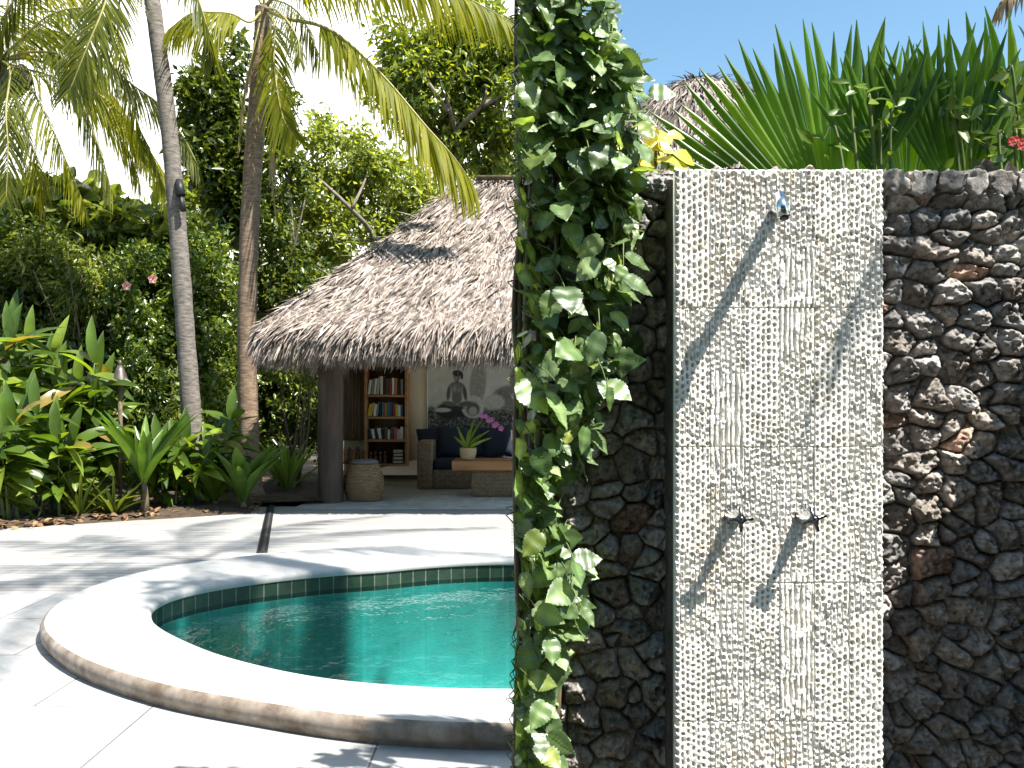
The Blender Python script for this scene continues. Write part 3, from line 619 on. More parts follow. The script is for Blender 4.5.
# tall palm added right of the walls, out of view, to shade the terrace
def shade_palm(label, bx, by, h, lean, seed):
    t = thing('coconut_palm', label, 'palm tree', (bx, by, 0)); tp = Vector((bx + lean[0], by + lean[1], h))
    trunk(t, [(bx, by, 0), (bx + lean[0] * .2, by + lean[1] * .2, h * .4), (bx + lean[0] * .6, by + lean[1] * .6, h * .75), tp], .19, .13, 'palmbark')
    r = random.Random(seed)
    for k in range(13):
        a = k * 2.4 + r.uniform(-.2, .2); e = r.uniform(-.2, .75); Ln = r.uniform(3.2, 4.0); d = Vector((math.cos(a), math.sin(a), 0))
        add_frond(t, [tp, tp + d * Ln * .3 + Vector((0, 0, e * 1.2)), tp + d * Ln * .65 + Vector((0, 0, e * 1.0)), tp + d * Ln + Vector((0, 0, e * 1.0 - 1.5))], mat='palmdark', n=44, ll=.75, wid=.045)
shade_palm('very tall unseen palm added beyond the right wall to dapple the deck', 6.2, 2.2, 15.5, (-1.6, 1.2), 3)
tree('broadleaf_tree', 'unseen broadleaf tree added beyond the right wall to shade the far half of the pool', 'tree', (5.9, 2.3, 0),  # out-of-view tree added for its shade on the water
     [((4.9, 2.3, 12.2), (1.4, .9, .8)), ((3.7, 2.7, 12.0), (.8, .6, .5)), ((6.2, 2.0, 12.4), (1.0, .8, .7))],
     [[(5.9, 2.3, 0), (5.8, 2.4, 5), (5.5, 2.4, 9), (5.0, 2.3, 12)], [(5.6, 2.4, 8), (4.5, 2.6, 10.5), (3.8, 2.7, 11.8)]], 'tree', 105, 22, .4, .24, .5, r0=.2)

# lamp strapped on the slender palm
c = at(182, 196, D1 - .13)
sp = thing('spotlight', 'small black spotlight strapped to the slender palm trunk', 'spotlight', tuple(c))
mb = MB(); mb.tube([c + Vector((-.05, .02, .24)), c + Vector((0.0, -.05, .0))], [.055, .07], 10); mb.build('lamp_body', M['blackmetal'], sp)
mb = MB(); mb.tube([c + Vector((0, -.05, 0)), c + Vector((.04, -.05, -.24))], [.03, .045], 8); mb.build('bracket', M['blackmetal'], sp)

# tiki torch
tb = at(120, 400, 12.5); tk = thing('garden_torch', 'garden torch with a conical metal lid on a thin pole among the leaves', 'torch', (tb.x, 12.5, 0))
mb = MB(); mb.tube([(tb.x, 12.5, 0), (tb.x + .01, 12.5, 1.0), (tb.x, 12.5, 1.88)], .032, 8); mb.build('pole', M['stem'], tk, True)
mb = MB(); z0 = at(120, 382, 12.5).z; mb.lathe([(.12, z0), (.115, z0 + .02), (.07, z0 + .15), (.03, z0 + .24)], (tb.x, 12.5, 0), 16); mb.build('lid', M['bronze'], tk)
mb = MB(); mb.lathe([(.02, z0 + .24), (.03, z0 + .25), (.02, z0 + .30), (.005, z0 + .31)], (tb.x, 12.5, 0), 10); mb.build('knob', M['bronze'], tk)

# ---------------------------------------------------------------- broad leaved plants in front of the hedge
def long_leaves(specs, T):
    P = [s[0] for s in specs]; A = [s[1] for s in specs]; N = [s[2] for s in specs]
    return leaves(P, A, N, np.array([s[3] for s in specs]), np.array([s[4] for s in specs]), T)
def ginger(label, px, D, h, ns, seed, mat='ginger', spread=.45, ll=.6, lw=.15):
    r = random.Random(seed); bx = at(px, 400, D).x
    t = thing('ginger_plant', label, 'ginger plant', (bx, D, 0), 'leafy ginger plants along the bed edge'); st = MB(); sp = []
    for k in range(ns):
        a = r.uniform(0, 6.28); q = r.uniform(.1, spread); hh = h * r.uniform(.55, 1.0)
        s = Vector((bx + math.cos(a) * .15, D + math.sin(a) * .15, 0)); e = Vector((bx + math.cos(a) * q * 1.5, D + math.sin(a) * q - .15, hh))
        P = catmull([s, s.lerp(e, .5) + Vector((0, 0, .12)), e], 12); st.tube(P, list(np.linspace(.022, .008, 12)), 5)
        for j in range(3, 12):
            for rep in range(2):
                ang = (j * 2.5 + k + rep * 2) + r.uniform(-.6, .6); o = Vector((math.cos(ang), math.sin(ang) * .8 - .15, r.uniform(-.45, 1.0)))
                L = ll * r.uniform(.7, 1.25); sp.append((P[j][:], o[:], (r.uniform(-.8, .8), -.45 + r.uniform(-.5, .5), 1), L, lw * r.uniform(.8, 1.25)))
        sp.append((P[11][:], (r.uniform(-.3, .3), -.2, 1), (.1, -1, .3), ll * 1.1, lw))
    st.build('stems', M['greenstem'], t, True)
    V, F = long_leaves(sp, T_LANCE); npmesh('leaves', V, F, M[mat], t, True)
ginger('tall ginger plant at the left picture edge, its leaves lit bright green', -2, 12.4, 2.55, 7, 1)
ginger('tall ginger plant second from the left edge', 30, 12.9, 2.6, 8, 2)
ginger('tall ginger plant third from the left edge, just left of the garden torch', 72, 12.7, 2.4, 7, 3)
ginger('low ginger plant with drooping leaves in front of the tall ones', 55, 11.8, 1.5, 6, 4, ll=.5)
ginger('ginger plant close beside the torch pole', 104, 12.9, 1.9, 6, 5, ll=.55)
ginger('low dark ginger plant at the left picture edge', 12, 11.6, 1.35, 6, 6, ll=.5)
ginger('small ginger plant with yellow tipped leaves at the slender palm base', 200, 13.0, 1.3, 5, 8, ll=.45)
ginger('small ginger plant between ti plant and slender palm', 172, 12.9, 1.0, 5, 9, ll=.45, lw=.13)

def rosette(name, label, cat, px, D, z, n, ll, lw, mat, seed, up=(.35, 1.1), stem=None, T=T_STRAP, group=None):
    r = random.Random(seed); bx = at(px, 400, D).x; t = thing(name, label, cat, (bx, D, 0), group); sp = []
    for k in range(n):
        a = k * 2.4 + r.uniform(-.3, .3); u = r.uniform(*up) * (1 if k < n * .6 else 1.5); c = Vector((math.cos(a), math.sin(a), 0))
        d = c + Vector((0, 0, u)); sp.append((Vector((bx, D, z)) + c * .03, d, -c * u + Vector((0, 0, 1)), ll * r.uniform(.7, 1.15), lw * r.uniform(.8, 1.2)))
    V, F = long_leaves([(s[0][:], s[1][:], s[2][:], s[3], s[4]) for s in sp], T); npmesh('leaves', V, F, M[mat], t, True)
    mb = MB(); mb.tube([(bx, D, -.02), (bx + .02, D, z * .6), (bx, D, z + .04)], [stem or .05, .045, .035], 8); mb.build('stem', M['stem'], t, True)
    return t
rosette('ti_plant', 'upright ti plant with a fan of long green leaves at the deck edge', 'ti plant', 144, 12.1, .45, 26, 1.05, .15, 'ti', 11, (1.0, 3.4), .08, T_UP)
rosette('ti_plant', 'ti plant partly hidden behind the slender palm trunk', 'ti plant', 183, 13.7, .55, 18, .8, .11, 'ginger', 12, (.6, 2.4), None, T_UP)
rosette('birds_nest_fern', "broad leaved bird's nest fern at the base of the thicker palm", 'fern', 242, 12.7, .12, 24, .95, .2, 'ti', 13, (1.0, 3.2), None, T_UP)
rosette('birds_nest_fern', "smaller bird's nest fern left of the other, near the slender palm base", 'fern', 214, 12.9, .1, 18, .75, .17, 'ginger', 14, (.8, 2.6), None, T_UP)
rosette('spider_lily', 'bright lime green spider lily glowing beside the hut post', 'lily', 287, 14.9, .05, 20, 1.05, .10, 'lily', 15, (1.0, 3.4), None, T_UP)
rosette('agave', 'grey green spiky plant lying low below the ginger leaves', 'agave', 80, 11.75, .05, 30, .75, .05, 'treedark', 16, (.5, 2.6), None, T_UP)
rosette('agave', 'second spiky plant at the foot of the ti plant', 'agave', 114, 11.9, .05, 26, .6, .05, 'treedark', 17, (.4, 2.2), None, T_UP)
rosette('ti_plant', 'dark young ti plant just behind the bed edge, left of the torch', 'ti plant', 94, 13.2, .9, 20, .8, .11, 'ti', 18, (.8, 2.8), None, T_UP)
n = 260
q = RNG.uniform(0, 1, n); px = RNG.uniform(-20, 262, n); P = []
for x, u in zip(px, q):
    D = 11.05 + ((at(x, 400, 11.8).x + 6) * .55) + .25 + u * u * 1.0; P.append((at(x, 400, D).x, D, .03 + .05 * RNG.uniform()))
V, F = leaves(P, np.c_[RNG.normal(size=(n, 2)), RNG.normal(size=n) * .2], np.c_[RNG.normal(size=(n, 2)) * .3, np.ones(n)], RNG.uniform(.07, .2, n), RNG.uniform(.04, .08, n), T_OVAL)
tag(npmesh('leaf_litter', V, F, M['litter'], None, True), 'brown fallen leaves scattered along the edge of the planting bed', 'fallen leaves', kind='stuff')

# ---------------------------------------------------------------- thatched pavilion
hut = thing('thatched_pavilion', 'open pavilion with a shaggy grey thatched roof beside the pool', 'pavilion', (-.3, 14.5, 0))
# roof planes: eave rectangle, ridge
ex0, ex1, ey0, ey1, ez = -3.36, 1.9, 11.8, 18.4, 2.57
rx0, rx1, ry, rz = -.80, 1.9, 15.0, 5.30
E = [Vector((ex0, ey0, ez)), Vector((ex1, ey0, ez)), Vector((ex1, ey1, ez)), Vector((ex0, ey1, ez))]; R0, R1 = Vector((rx0, ry, rz)), Vector((rx1, ry, rz))
slopes = [(E[0], E[1], R1, R0), (E[3], E[0], R0, R0), (E[2], E[3], R0, R1)]  # no right slope: hidden end left open so sun brightens the interior
mb = MB()
def sagp(a, b, c, d, u, v):
    p = (a.lerp(b, u)).lerp(d.lerp(c, u), v); p = p.copy(); p.z -= .14 * math.sin(math.pi * v) * .55; return p
for (a, b, c, d) in slopes:
    nu, nv = 24, 14; VV = [sagp(a, b, c, d, i / (nu - 1), j / (nv - 1))[:] for j in range(nv) for i in range(nu)]
    mb.add(VV, gridF(nu, nv).tolist())
roof = mb.build('roof', M['thatchcore'], hut, True)
def strands(n, sl, lo, hi, ln, wd, seed, vmin=0, vmax=1, lift=.06, drop=0):
    a, b, c, d = sl; g = np.random.default_rng(seed); P = []; A = []; N = []
    for k in range(n):
        u = g.uniform(); v = g.uniform(vmin, vmax)
        if vmax == 1 and g.uniform() < .72: v = min(.995, (int(v * 13) + .08 * g.normal() + .12 * math.sin(u * 9 + int(v * 13) * 2)) / 13)
        if v < 0: continue
        # even spread over a tapering slope
        w = ((c - d).length + ((b - a).length - (c - d).length) * (1 - v)) / (b - a).length
        if g.uniform() > w: continue
        p = sagp(a, b, c, d, u, v); dn = (sagp(a, b, c, d, u, max(0, v - .05)) - sagp(a, b, c, d, u, v + .001)).normalized()
        nm = (b - a).cross(d - a).normalized(); sd = nm.cross(dn)
        ang = g.normal() * .22 + .12 * math.sin(u * 30 + v * 13)
        dd = dn * math.cos(ang) + sd * math.sin(ang) + nm * g.uniform(-.02, lift * 2.2) + Vector((0, 0, -drop))
        P.append((p + nm * g.uniform(.02, lift + .02))[:]); A.append(dd[:]); N.append((nm + sd * g.normal() * .45)[:])
    m = len(P); L = g.uniform(lo, hi, m) * ln; return leaves(P, A, N, L, g.uniform(.7, 1.4, m) * wd, T_from([(0, .5), (.5, .42), (1, .06)], .1, .12))
VS = []; FS = []; off = 0
for (sl, n, kw) in ((slopes[0], 15000, dict(seed=1)), (slopes[1], 5000, dict(seed=2)), (slopes[2], 4000, dict(seed=4)),
                    (slopes[0], 7000, dict(seed=5, vmax=.10, drop=.7)), (slopes[1], 2600, dict(seed=6, vmax=.09, drop=.55)), (slopes[0], 2600, dict(seed=7, vmax=.03, drop=1.5)), (slopes[0], 500, dict(seed=8, vmax=.03, drop=2.4))):
    V, F = strands(n, sl, .5, 1.4, .44 if 'vmax' in kw else .38, .032 if 'vmax' in kw else .026, **kw); VS.append(V); FS.append(F + off); off += len(V)
for k, (dy, dz) in enumerate(((.10, -.09), (.20, -.15))):
    for sl_, n_ in ((slopes[0], 2200), (slopes[1], 1500)):
        V, F = strands(n_, sl_, .5, 1.3, .42, .032, seed=40 + k, vmax=.02, drop=1.1); V = V + (np.array([0, dy, dz]) if sl_ is slopes[0] else np.array([dy, 0, dz])); VS.append(V); FS.append(F + off); off += len(V)
# hip and ridge caps
g = np.random.default_rng(9)
for (a, b) in ((E[0], R0), (R0, R1)):
    P = []; A = []; N = []
    for k in range(1500):
        u = g.uniform(); p = a.lerp(b, u).copy(); p.z -= .07 * math.sin(math.pi * u) if a is not R0 else 0
        d = (a - b).normalized() if a is not R0 else Vector((0, -1 if g.uniform() < .5 else 1, -.8)); d = d + Vector(tuple(g.normal(size=3) * .35)) + Vector((0, 0, -.2))
        P.append((p + Vector((0, 0, g.uniform(-.02, .07))))[:]); A.append(d[:]); N.append((g.normal() * .4, -.4 + g.normal() * .4, 1))
    V, F = leaves(P, A, N, g.uniform(.2, .45, len(P)), .024, T_from([(0, .5), (.5, .42), (1, .06)], .1, .12)); VS.append(V); FS.append(F + off); off += len(V)
npmesh('thatch', np.concatenate(VS), np.concatenate(FS), M['thatch'], roof, False)
# ridge pole on top
mb = MB(); mb.tube([(rx0 + .2, ry - .1, rz + .06), (rx1, ry - .1, rz + .08)], .045, 8); mb.build('ridge_pole', M['stem'], roof, True)
# posts
def post(x, y, h):
    mb = MB(); prof = [(.205, 0), (.20, .03)] + [(.196 + .004 * math.sin(i * 2.1), .03 + (h - .03) * i / 10) for i in range(1, 11)]
    mb.lathe(prof, (x, y, 0), 24); p = mb.build('post', M['post'], hut, True)
    mb = MB(); mb.box((x + .02, y - .2, 1.98), (.09, .02, .12), bev=.006); mb.build('plate', M['post'], p); return p
pc = gnd(330.5, 503); post(pc.x, pc.y, 2.55); post(1.3, pc.y, 2.55)
# beams
mb = MB(); mb.box((-.85, pc.y, 2.62), (4.4, .14, .2), bev=.01); mb.build('beam', M['darkwood'], hut)
# walls and floor
m_, h_ = .22, 2.62      # pale bounce mat added under the rafters to bounce light into the interior
Ec = [Vector((ex0 + m_ + .2, ey0 + .4, 2.60)), Vector((ex1 - .02, ey0 + .4, 2.60)), Vector((ex1 - .02, ey1 - .4, 2.60)), Vector((ex0 + m_ + .2, ey1 - .4, 2.60))]
A0, A1 = Vector((rx0, ry, 4.75)), Vector((rx1 - .02, ry, 4.75)); mb = MB()
mb.add([v[:] for v in Ec + [A0, A1]], [[0, 1, 5, 4], [3, 0, 4], [2, 3, 4, 5]])
mb.build('bounce_ceiling', rough_mat('bounce mat', (.55, .47, .34), (.66, .58, .44), 40, .9, .2, .003), hut)
WY = 17.6
lx = at(344, 400, WY).x
mb = MB(); mb.box(((lx + 1.4) / 2, WY + .1, 1.4), (1.4 - lx, .2, 2.8)); wall = mb.build('wall', M['cream'], hut)
mb = MB(); mb.box(((lx + 1.4) / 2, WY - .02, .05), (1.4 - lx, .03, .10)); mb.build('skirting', M['darkwood'], hut)
mb = MB(); mb.box(((-3.2 + 1.6) / 2, (13.0 + 17.7) / 2, .006), (4.8, 4.9, .02)); mb.build('floor', M['hutfloor'], hut)

# bookcase set against the back wall
kx = WY / FPX
def wx(px): return (px - CX) * WY / FPX
def wz(py): return EYE + (HY - py) * WY / FPX
bk = thing('bookcase', 'tall brown wooden bookcase of four shelves against the cream wall', 'bookcase', (wx(388), WY, 0))
yb, yf = WY - .02, WY - .30
x0, x1, z0, z1 = wx(366.5), wx(409.5), wz(463), wz(367)
mb = MB()
mb.box((x0 + .03, (yb + yf) / 2, (z0 + z1) / 2), (.06, .28, z1 - z0), bev=.005); mb.box((x1 - .03, (yb + yf) / 2, (z0 + z1) / 2), (.06, .28, z1 - z0), bev=.005)
mb.box(((x0 + x1) / 2, (yb + yf) / 2, z1 + .025), (x1 - x0, .29, .05), bev=.005); mb.box(((x0 + x1) / 2, (yb + yf) / 2, z0 - .02), (x1 - x0, .29, .04), bev=.005)
mb.build('frame', M['tablewood'], bk)
mb = MB(); mb.box(((x0 + x1) / 2, yb - .01, (z0 + z1) / 2), (x1 - x0 - .12, .02, z1 - z0)); mb.build('back_panel', M['darkwood'], bk)
shelf_y = [394.5, 416, 438.5, 461]
for s in shelf_y[:3]:
    mb = MB(); mb.box(((x0 + x1) / 2, (yb + yf) / 2, wz(s) - .03), (x1 - x0 - .12, .26, .05), bev=.004); mb.build('shelf', M['tablewood'], bk)
# folded shutter door on its left side
mb = MB(); a0, a1 = wx(345), wx(366)
for k in range(6):
    w = (a1 - a0) / 6; mb.box((a0 + w * (k + .5), yf + .12, (wz(370) + wz(440)) / 2), (w - .006, .04, wz(370) - wz(440)), bev=.004)
mb.box(((a0 + a1) / 2, yf + .16, wz(375)), (a1 - a0, .03, .08)); mb.box(((a0 + a1) / 2, yf + .16, wz(435)), (a1 - a0, .03, .08))
mb.build('door', M['darkwood'], bk)
COLS = {'white': (.62, .6, .55), 'black': (.015, .015, .018), 'dark red': (.22, .03, .025), 'teal': (.03, .16, .17), 'yellow': (.55, .40, .04), 'blue': (.04, .09, .22),
        'orange': (.5, .16, .04), 'green': (.06, .16, .07), 'grey': (.2, .2, .2), 'cream': (.5, .43, .3), 'pink': (.45, .09, .16), 'brown': (.11, .06, .035)}
BM = {}
for k, c in COLS.items(): BM[k] = rough_mat('book ' + k, tuple(x * .85 for x in c), c, 30, .6, 0)
M['paper'] = rough_mat('paper', (.55, .5, .4), (.62, .57, .47), 40, .9, 0)
ORD = ['first', 'second', 'third', 'fourth', 'fifth', 'sixth', 'seventh', 'eighth', 'ninth', 'tenth', 'eleventh', 'twelfth', 'thirteenth', 'fourteenth', 'fifteenth', 'sixteenth']
rowsB = [('top', 394.5, ['white', 'grey', 'white', 'cream', 'white', 'black', 'brown', 'dark red', 'white', 'orange', 'black', 'grey'], 19),
         ('second', 416, ['yellow', 'yellow', 'white', 'grey', 'black', 'teal', 'orange', 'teal', 'blue', 'dark red', 'yellow', 'white', 'blue'], 15),
         ('third', 438.5, ['black', 'white', 'black', 'white', 'black', 'brown', 'white', 'brown', 'pink', 'cream', 'white'], 13)]
for nm, sy, cols, hp in rowsB:
    x = x0 + .08; zb = wz(sy) - .004
    for k, cn in enumerate(cols):
        w = (x1 - x0 - .17) / len(cols) * random.uniform(.82, 1.05); h = hp * kx * random.uniform(.72, .95); dp = random.uniform(.15, .19)
        lean = 0 if k not in (0, 1, 2, 3) else random.uniform(.12, .22) * (-1 if nm != 'third' else 1)
        t = thing('book', f'{cn} book standing {ORD[k]} from the left on the {nm} shelf of the bookcase', 'book', (x + w / 2, yf + .12, zb + .001), 'books in the bookcase')
        sh = abs(math.sin(lean)) * (w * .5)
        mb = MB(); mb.box((x + w / 2 + math.sin(-lean) * -h * .0, yf + .12, zb + h / 2 + sh + .002), (w * .92, dp, h), ry=-lean, bev=.004); mb.build('cover', BM[cn], t)
        mb = MB(); mb.box((x + w / 2, yf + .123, zb + h / 2 + sh + .006), (w * .7, dp, h * .99), ry=-lean); mb.build('pages', M['paper'], t)
        x += (x1 - x0 - .17) / len(cols)
# carved figures on the lowest shelf and on a ledge beside it
mb = MB(); mb.box(((a0 + a1) / 2 + .0, yf + .14, wz(460.5) - .025), (a1 - a0 - .01, .26, .045), bev=.005)
tag(mb.build('wall_ledge', M['darkwood'], loc=((a0 + a1) / 2, WY, wz(461))), 'narrow dark wooden ledge fixed low on the wall left of the bookcase', 'ledge')
def figure(x, zb, h, lab, mat):
    t = thing('carved_figure', lab, 'carving', (x, yf + .12, zb), 'carved wooden figures')
    mb = MB(); mb.lathe([(.035, 0), (.04, .02), (.03, .10 * h / .3), (.036, .16 * h / .3), (.018, .2 * h / .3)], (x, yf + .12, zb + .001), 12); mb.build('body', M[mat], t, True)
    mb = MB(); mb.lathe([(.012, .19 * h / .3), (.03, .22 * h / .3), (.032, .26 * h / .3), (.014, h)], (x, yf + .12, zb + .001), 12); mb.build('head', M[mat], t, True)
for k in range(5): figure(a0 + .04 + k * .082, wz(460.5), .3 * random.uniform(.85, 1.05), f'dark carved wooden figure {ORD[k]} from the left on the wall ledge', 'darkwood' if k % 2 else 'tablewood')
for k in range(4): figure(x0 + .11 + k * .095, z0 - .001, .28 * random.uniform(.85, 1.05), f'carved wooden figure {ORD[k]} from the left inside the lowest shelf', 'darkwood')
for k in range(4):
    t = thing('book', f'{["dark brown", "tan", "brown", "pale tan"][k]} book lying {["at the bottom", "second from the bottom", "third from the bottom", "at the top"][k]} of the flat pile on the lowest shelf', 'book', (x1 - .19, yf + .12, z0 + k * .07), 'books in the bookcase')
    mb = MB(); mb.box((x1 - .19 + random.uniform(-.01, .01), yf + .12, z0 + .036 + k * .07), (.22 - .01 * k, .17, .062), bev=.004); mb.build('cover', M[['darkwood', 'wicker', 'post', 'clay'][k]], t)
    mb = MB(); mb.box((x1 - .19, yf + .118, z0 + .036 + k * .07), (.2 - .01 * k, .174, .046)); mb.build('pages', M['paper'], t)

# framed monochrome picture on the wall
px0, px1, py0, py1 = 428, 548, 359, 430
nu, nv = 240, 142
U, Vv = np.meshgrid(np.linspace(px0, px1, nu), np.linspace(py1, py0, nv)); rn = fbm(U * .25, Vv * .25, 31); rf = fbm(U * .9, Vv * .9, 33)
g = .60 - .16 * np.abs(fbm(U * .05, Vv * .07, 35) - .3) - .1 * rn
def ell(cx, cy, a, b, val, soft=.25, rot=0):
    global g
    dx, dy = U - cx, Vv - cy; c, s = math.cos(rot), math.sin(rot); X, Y = dx * c + dy * s, -dx * s + dy * c
    d = np.hypot(X / a, Y / b); m = np.clip((1 - d) / soft, 0, 1); g = g * (1 - m) + val * m
low = np.clip((Vv - 404 + 9 * (rn - .5)) / 6, 0, 1); g = g * (1 - low) + (.05 + .38 * np.clip(rf * 1.6 - .45, 0, 1)) * low
ell(508, 398, 18, 14, .12 + .25 * rf); ell(478, 384, 9, 26, .25 + .2 * rf, .2, .1); ell(494, 402, 12, 9, .35 + .2 * rf); ell(522, 380, 14, 20, .15 + .2 * rf)
ell(448, 411, 13, 9, .06); ell(464, 412, 10, 6, .08)
ell(473, 407, 12, 12, .40 + .2 * rf, .1); ell(473, 409, 8, 8, .18, .3); ell(473, 411, 5, 5, .42, .3)
ell(457, 385.5, 8, 4.5, .22, .3); ell(457, 391, 6.2, 9, .24, .3); ell(457, 398, 6.0, 7, .22, .3); ell(448.8, 393, 2.4, 9.5, .17, .4, .12); ell(465, 393, 2.4, 9.5, .14, .4, -.15)
ell(455, 389, 2.6, 5, .36, .8); ell(459.5, 390, 2.2, 3, .33, .8); ell(457, 381, 2, 3, .18, .3); ell(457, 377, 4.0, 5.0, .24, .3); ell(456.2, 378, 1.8, 2.5, .34, .8)
ell(457.5, 373.2, 5.6, 3.6, .025, .3); ell(462, 376, 1.6, 4, .03, .3); ell(443, 410, 10, 2.6, .5, .3); ell(450, 404, 9, 3.2, .2, .4, .2); ell(465, 404, 9, 3.2, .18, .4, -.2)
ell(457, 408, 9, 2.2, .09, .4)
g = np.clip((np.clip(g, 0, 1) - .07) * 1.35, .012, 1) ** 1.3 * .85
pc_ = np.stack([g * 1.0, g * .95, g * .86], -1).reshape(-1, 3)
Vp = np.stack([(U - CX) * WY / FPX, np.full_like(U, WY - .052), EYE + (HY - Vv) * WY / FPX], -1).reshape(-1, 3)
pic = thing('wall_picture', 'large black and white picture of a seated figure among rocks on the cream wall', 'picture', (wx(488), WY - .03, wz(430)))
npmesh('print', Vp, gridF(nu, nv), M['print'], pic, True, col=pc_)
mb = MB(); cxp = (wx(px0) + wx(px1)) / 2; czp = (wz(py0) + wz(py1)) / 2; wp = wx(px1) - wx(px0); hp_ = wz(py0) - wz(py1)
for sx_ in (-1, 1): mb.box((cxp + sx_ * (wp / 2 + .012), WY - .035, czp), (.026, .05, hp_ + .05))
for sz_ in (-1, 1): mb.box((cxp, WY - .035, czp + sz_ * (hp_ / 2 + .012)), (wp - .002, .05, .026))
mb.build('frame', M['paper'], pic)

# sofa
SD = 15.7
def sxp(px): return (px - CX) * SD / FPX
sofa = thing('wicker_sofa', 'wicker sofa with dark cushions under the wall picture', 'sofa', (sxp(480), SD, 0))
sx0, sx1 = sxp(417.5), .95
mb = MB(); mb.box((sx0 + .14, SD + .45, .44), (.28, 1.1, .86), bev=.04); mb.build('armrest', M['wicker'], sofa)
mb = MB(); mb.box((sx1 - .14, SD + .45, .44), (.28, 1.1, .86), bev=.04); mb.build('armrest', M['wicker'], sofa)
mb = MB(); mb.box(((sx0 + sx1) / 2, SD + .45, .19), (sx1 - sx0 - .57, 1.06, .34), bev=.02); mb.build('base', M['wicker'], sofa)
mb = MB(); mb.box(((sx0 + sx1) / 2, SD + .94, .6), (sx1 - sx0 - .57, .12, .46), bev=.02); mb.build('backrest', M['wicker'], sofa)
for k in range(2):
    w = (sx1 - sx0 - .58) / 2; mb = MB(); mb.box((sx0 + .29 + w * (k + .5), SD + .40, .455), (w - .01, .95, .17), bev=.05); mb.build('seat_cushion', M['navy'], sofa, True)
def cushion(x, y, z, w, h, rz, rx, lab):
    n = 13; VV = []; FF = []
    for side in (1, -1):
        for j in range(n):
            for i in range(n):
                u, v = i / (n - 1) * 2 - 1, j / (n - 1) * 2 - 1; th = .085 * ((1 - u ** 4) * (1 - v ** 4)) ** .6
                VV.append(Matrix.Rotation(rz, 3, 'Y') @ Matrix.Rotation(rx, 3, 'X') @ Vector((u * w / 2 * (1 - .05 * (1 - v * v)), -side * th, v * h / 2 * (1 - .05 * (1 - u * u)))) + Vector((x, y, z)))
    f = gridF(n, n); F2 = [q[::-1] for q in (f + n * n).tolist()]
    tag(npmesh('cushion', np.array([v[:] for v in VV]), np.array(f.tolist() + F2), M['navy'], None, True, loc=(x, y, z - h / 2)), lab, 'cushion', 'dark cushions on the wicker sofa')
for k, (px, w, rz_, lab) in enumerate(((434, .62, -.12, 'dark navy cushion at the left end of the wicker sofa, against the armrest'), (452, .56, .1, 'dark navy cushion second from the left on the wicker sofa'),
                             (482, .62, .08, 'dark navy cushion on the sofa behind the potted orchid'), (497, .58, -.14, 'bluish dark cushion leaning just right of the potted orchid'))):
    cushion((px - CX) * (SD + .75) / FPX, SD + .72 - .08 * (k % 2), .82, w, .56, rz_, -.2, lab)
cushion(.35, SD + .72, .82, .6, .56, .05, -.2, 'dark cushion at the right end of the wicker sofa')

# coffee table
TD = 14.3; tz = EYE + (HY - 461) * TD / FPX
tx0 = (452 - CX) * TD / FPX
tab = thing('coffee_table', 'low table with a thick reddish wooden top on a wicker base', 'table', (0, TD, 0))
mb = MB(); mb.box(((tx0 + .95) / 2, TD + .35, tz - .075), (.95 - tx0, .85, .15), bev=.012); mb.build('tabletop', M['tablewood'], tab)
bx0 = (471 - CX) * TD / FPX; mb = MB(); mb.box(((bx0 + .7) / 2, TD + .35, (tz - .15) / 2 + .008), (.7 - bx0, .62, tz - .17), bev=.02); mb.build('base', M['wicker'], tab)

# potted orchid
ox = (468 - CX) * (TD + .2) / FPX; oy = TD + .2
orc = thing('potted_orchid', 'small orchid with strappy leaves and purple flowers in a round pale pot', 'potted plant', (ox, oy, tz))
mb = MB(); mb.lathe([(.085, .0), (.115, .03), (.135, .10), (.14, .17), (.135, .205), (.12, .205), (.115, .17)], (ox, oy, tz + .001), 20); mb.build('pot', M['clay'], orc, True)
sp = []
for dx, dz, L in ((-.55, 1, .42), (-.15, 1.2, .34), (.3, 1.3, .55), (.75, 1, .5), (.95, .7, .4), (-.8, .8, .3), (.05, 1.3, .5), (.5, .9, .32)):
    sp.append(((ox, oy, tz + .18), (dx, RNG.uniform(-.3, .2), dz), (-dz * .3, -1, .4), L, .05))
V, F = long_leaves(sp, T_STRAP); npmesh('leaves', V, F, M['lily'], orc, True)
mb = MB(); e = Vector((ox + .42, oy - .05, tz + .62)); mb.tube(catmull([(ox, oy, tz + .18), (ox + .15, oy, tz + .55), (ox + .28, oy, tz + .72), e], 10), .006, 5); mb.build('flower_stem', M['greenstem'], orc, True)
for k in range(7):
    c = Vector((ox + .24 + .05 * k + RNG.normal() * .015, oy - .04, tz + .74 - .035 * k + RNG.normal() * .02)); n = 5
    A = [(math.cos(a), -.3, math.sin(a)) for a in np.linspace(0, 6.28, n, endpoint=False)]
    V, F = leaves([c[:]] * n, A, [(0.01, -1, 0)] * n, .05, .045, T_OVAL); npmesh('flower', V, F, M['orchid'], orc, True)

# basket stool
sxx, sy_ = (364 - CX) * 13.9 / FPX, 13.9
bs = thing('basket_stool', 'round woven basket stool with a grey cushion beside the post', 'stool', (sxx, sy_, 0))
prof = []
for i in range(28):
    u = i / 27; r = .20 + .115 * math.sin(math.pi * min(1, .18 + u * .74)); r *= 1 + .018 * (1 if i % 2 else -1); prof.append((r, .02 + u * .58))
mb = MB(); mb.lathe(prof, (sxx, sy_, 0), 40); mb.build('basket', M['basket'], bs)
mb = MB(); mb.lathe([(.2, .60), (.225, .615), (.22, .64), (.17, .66), (.02, .665)], (sxx, sy_, 0), 28); mb.build('cushion_top', M['fabric'], bs, True)

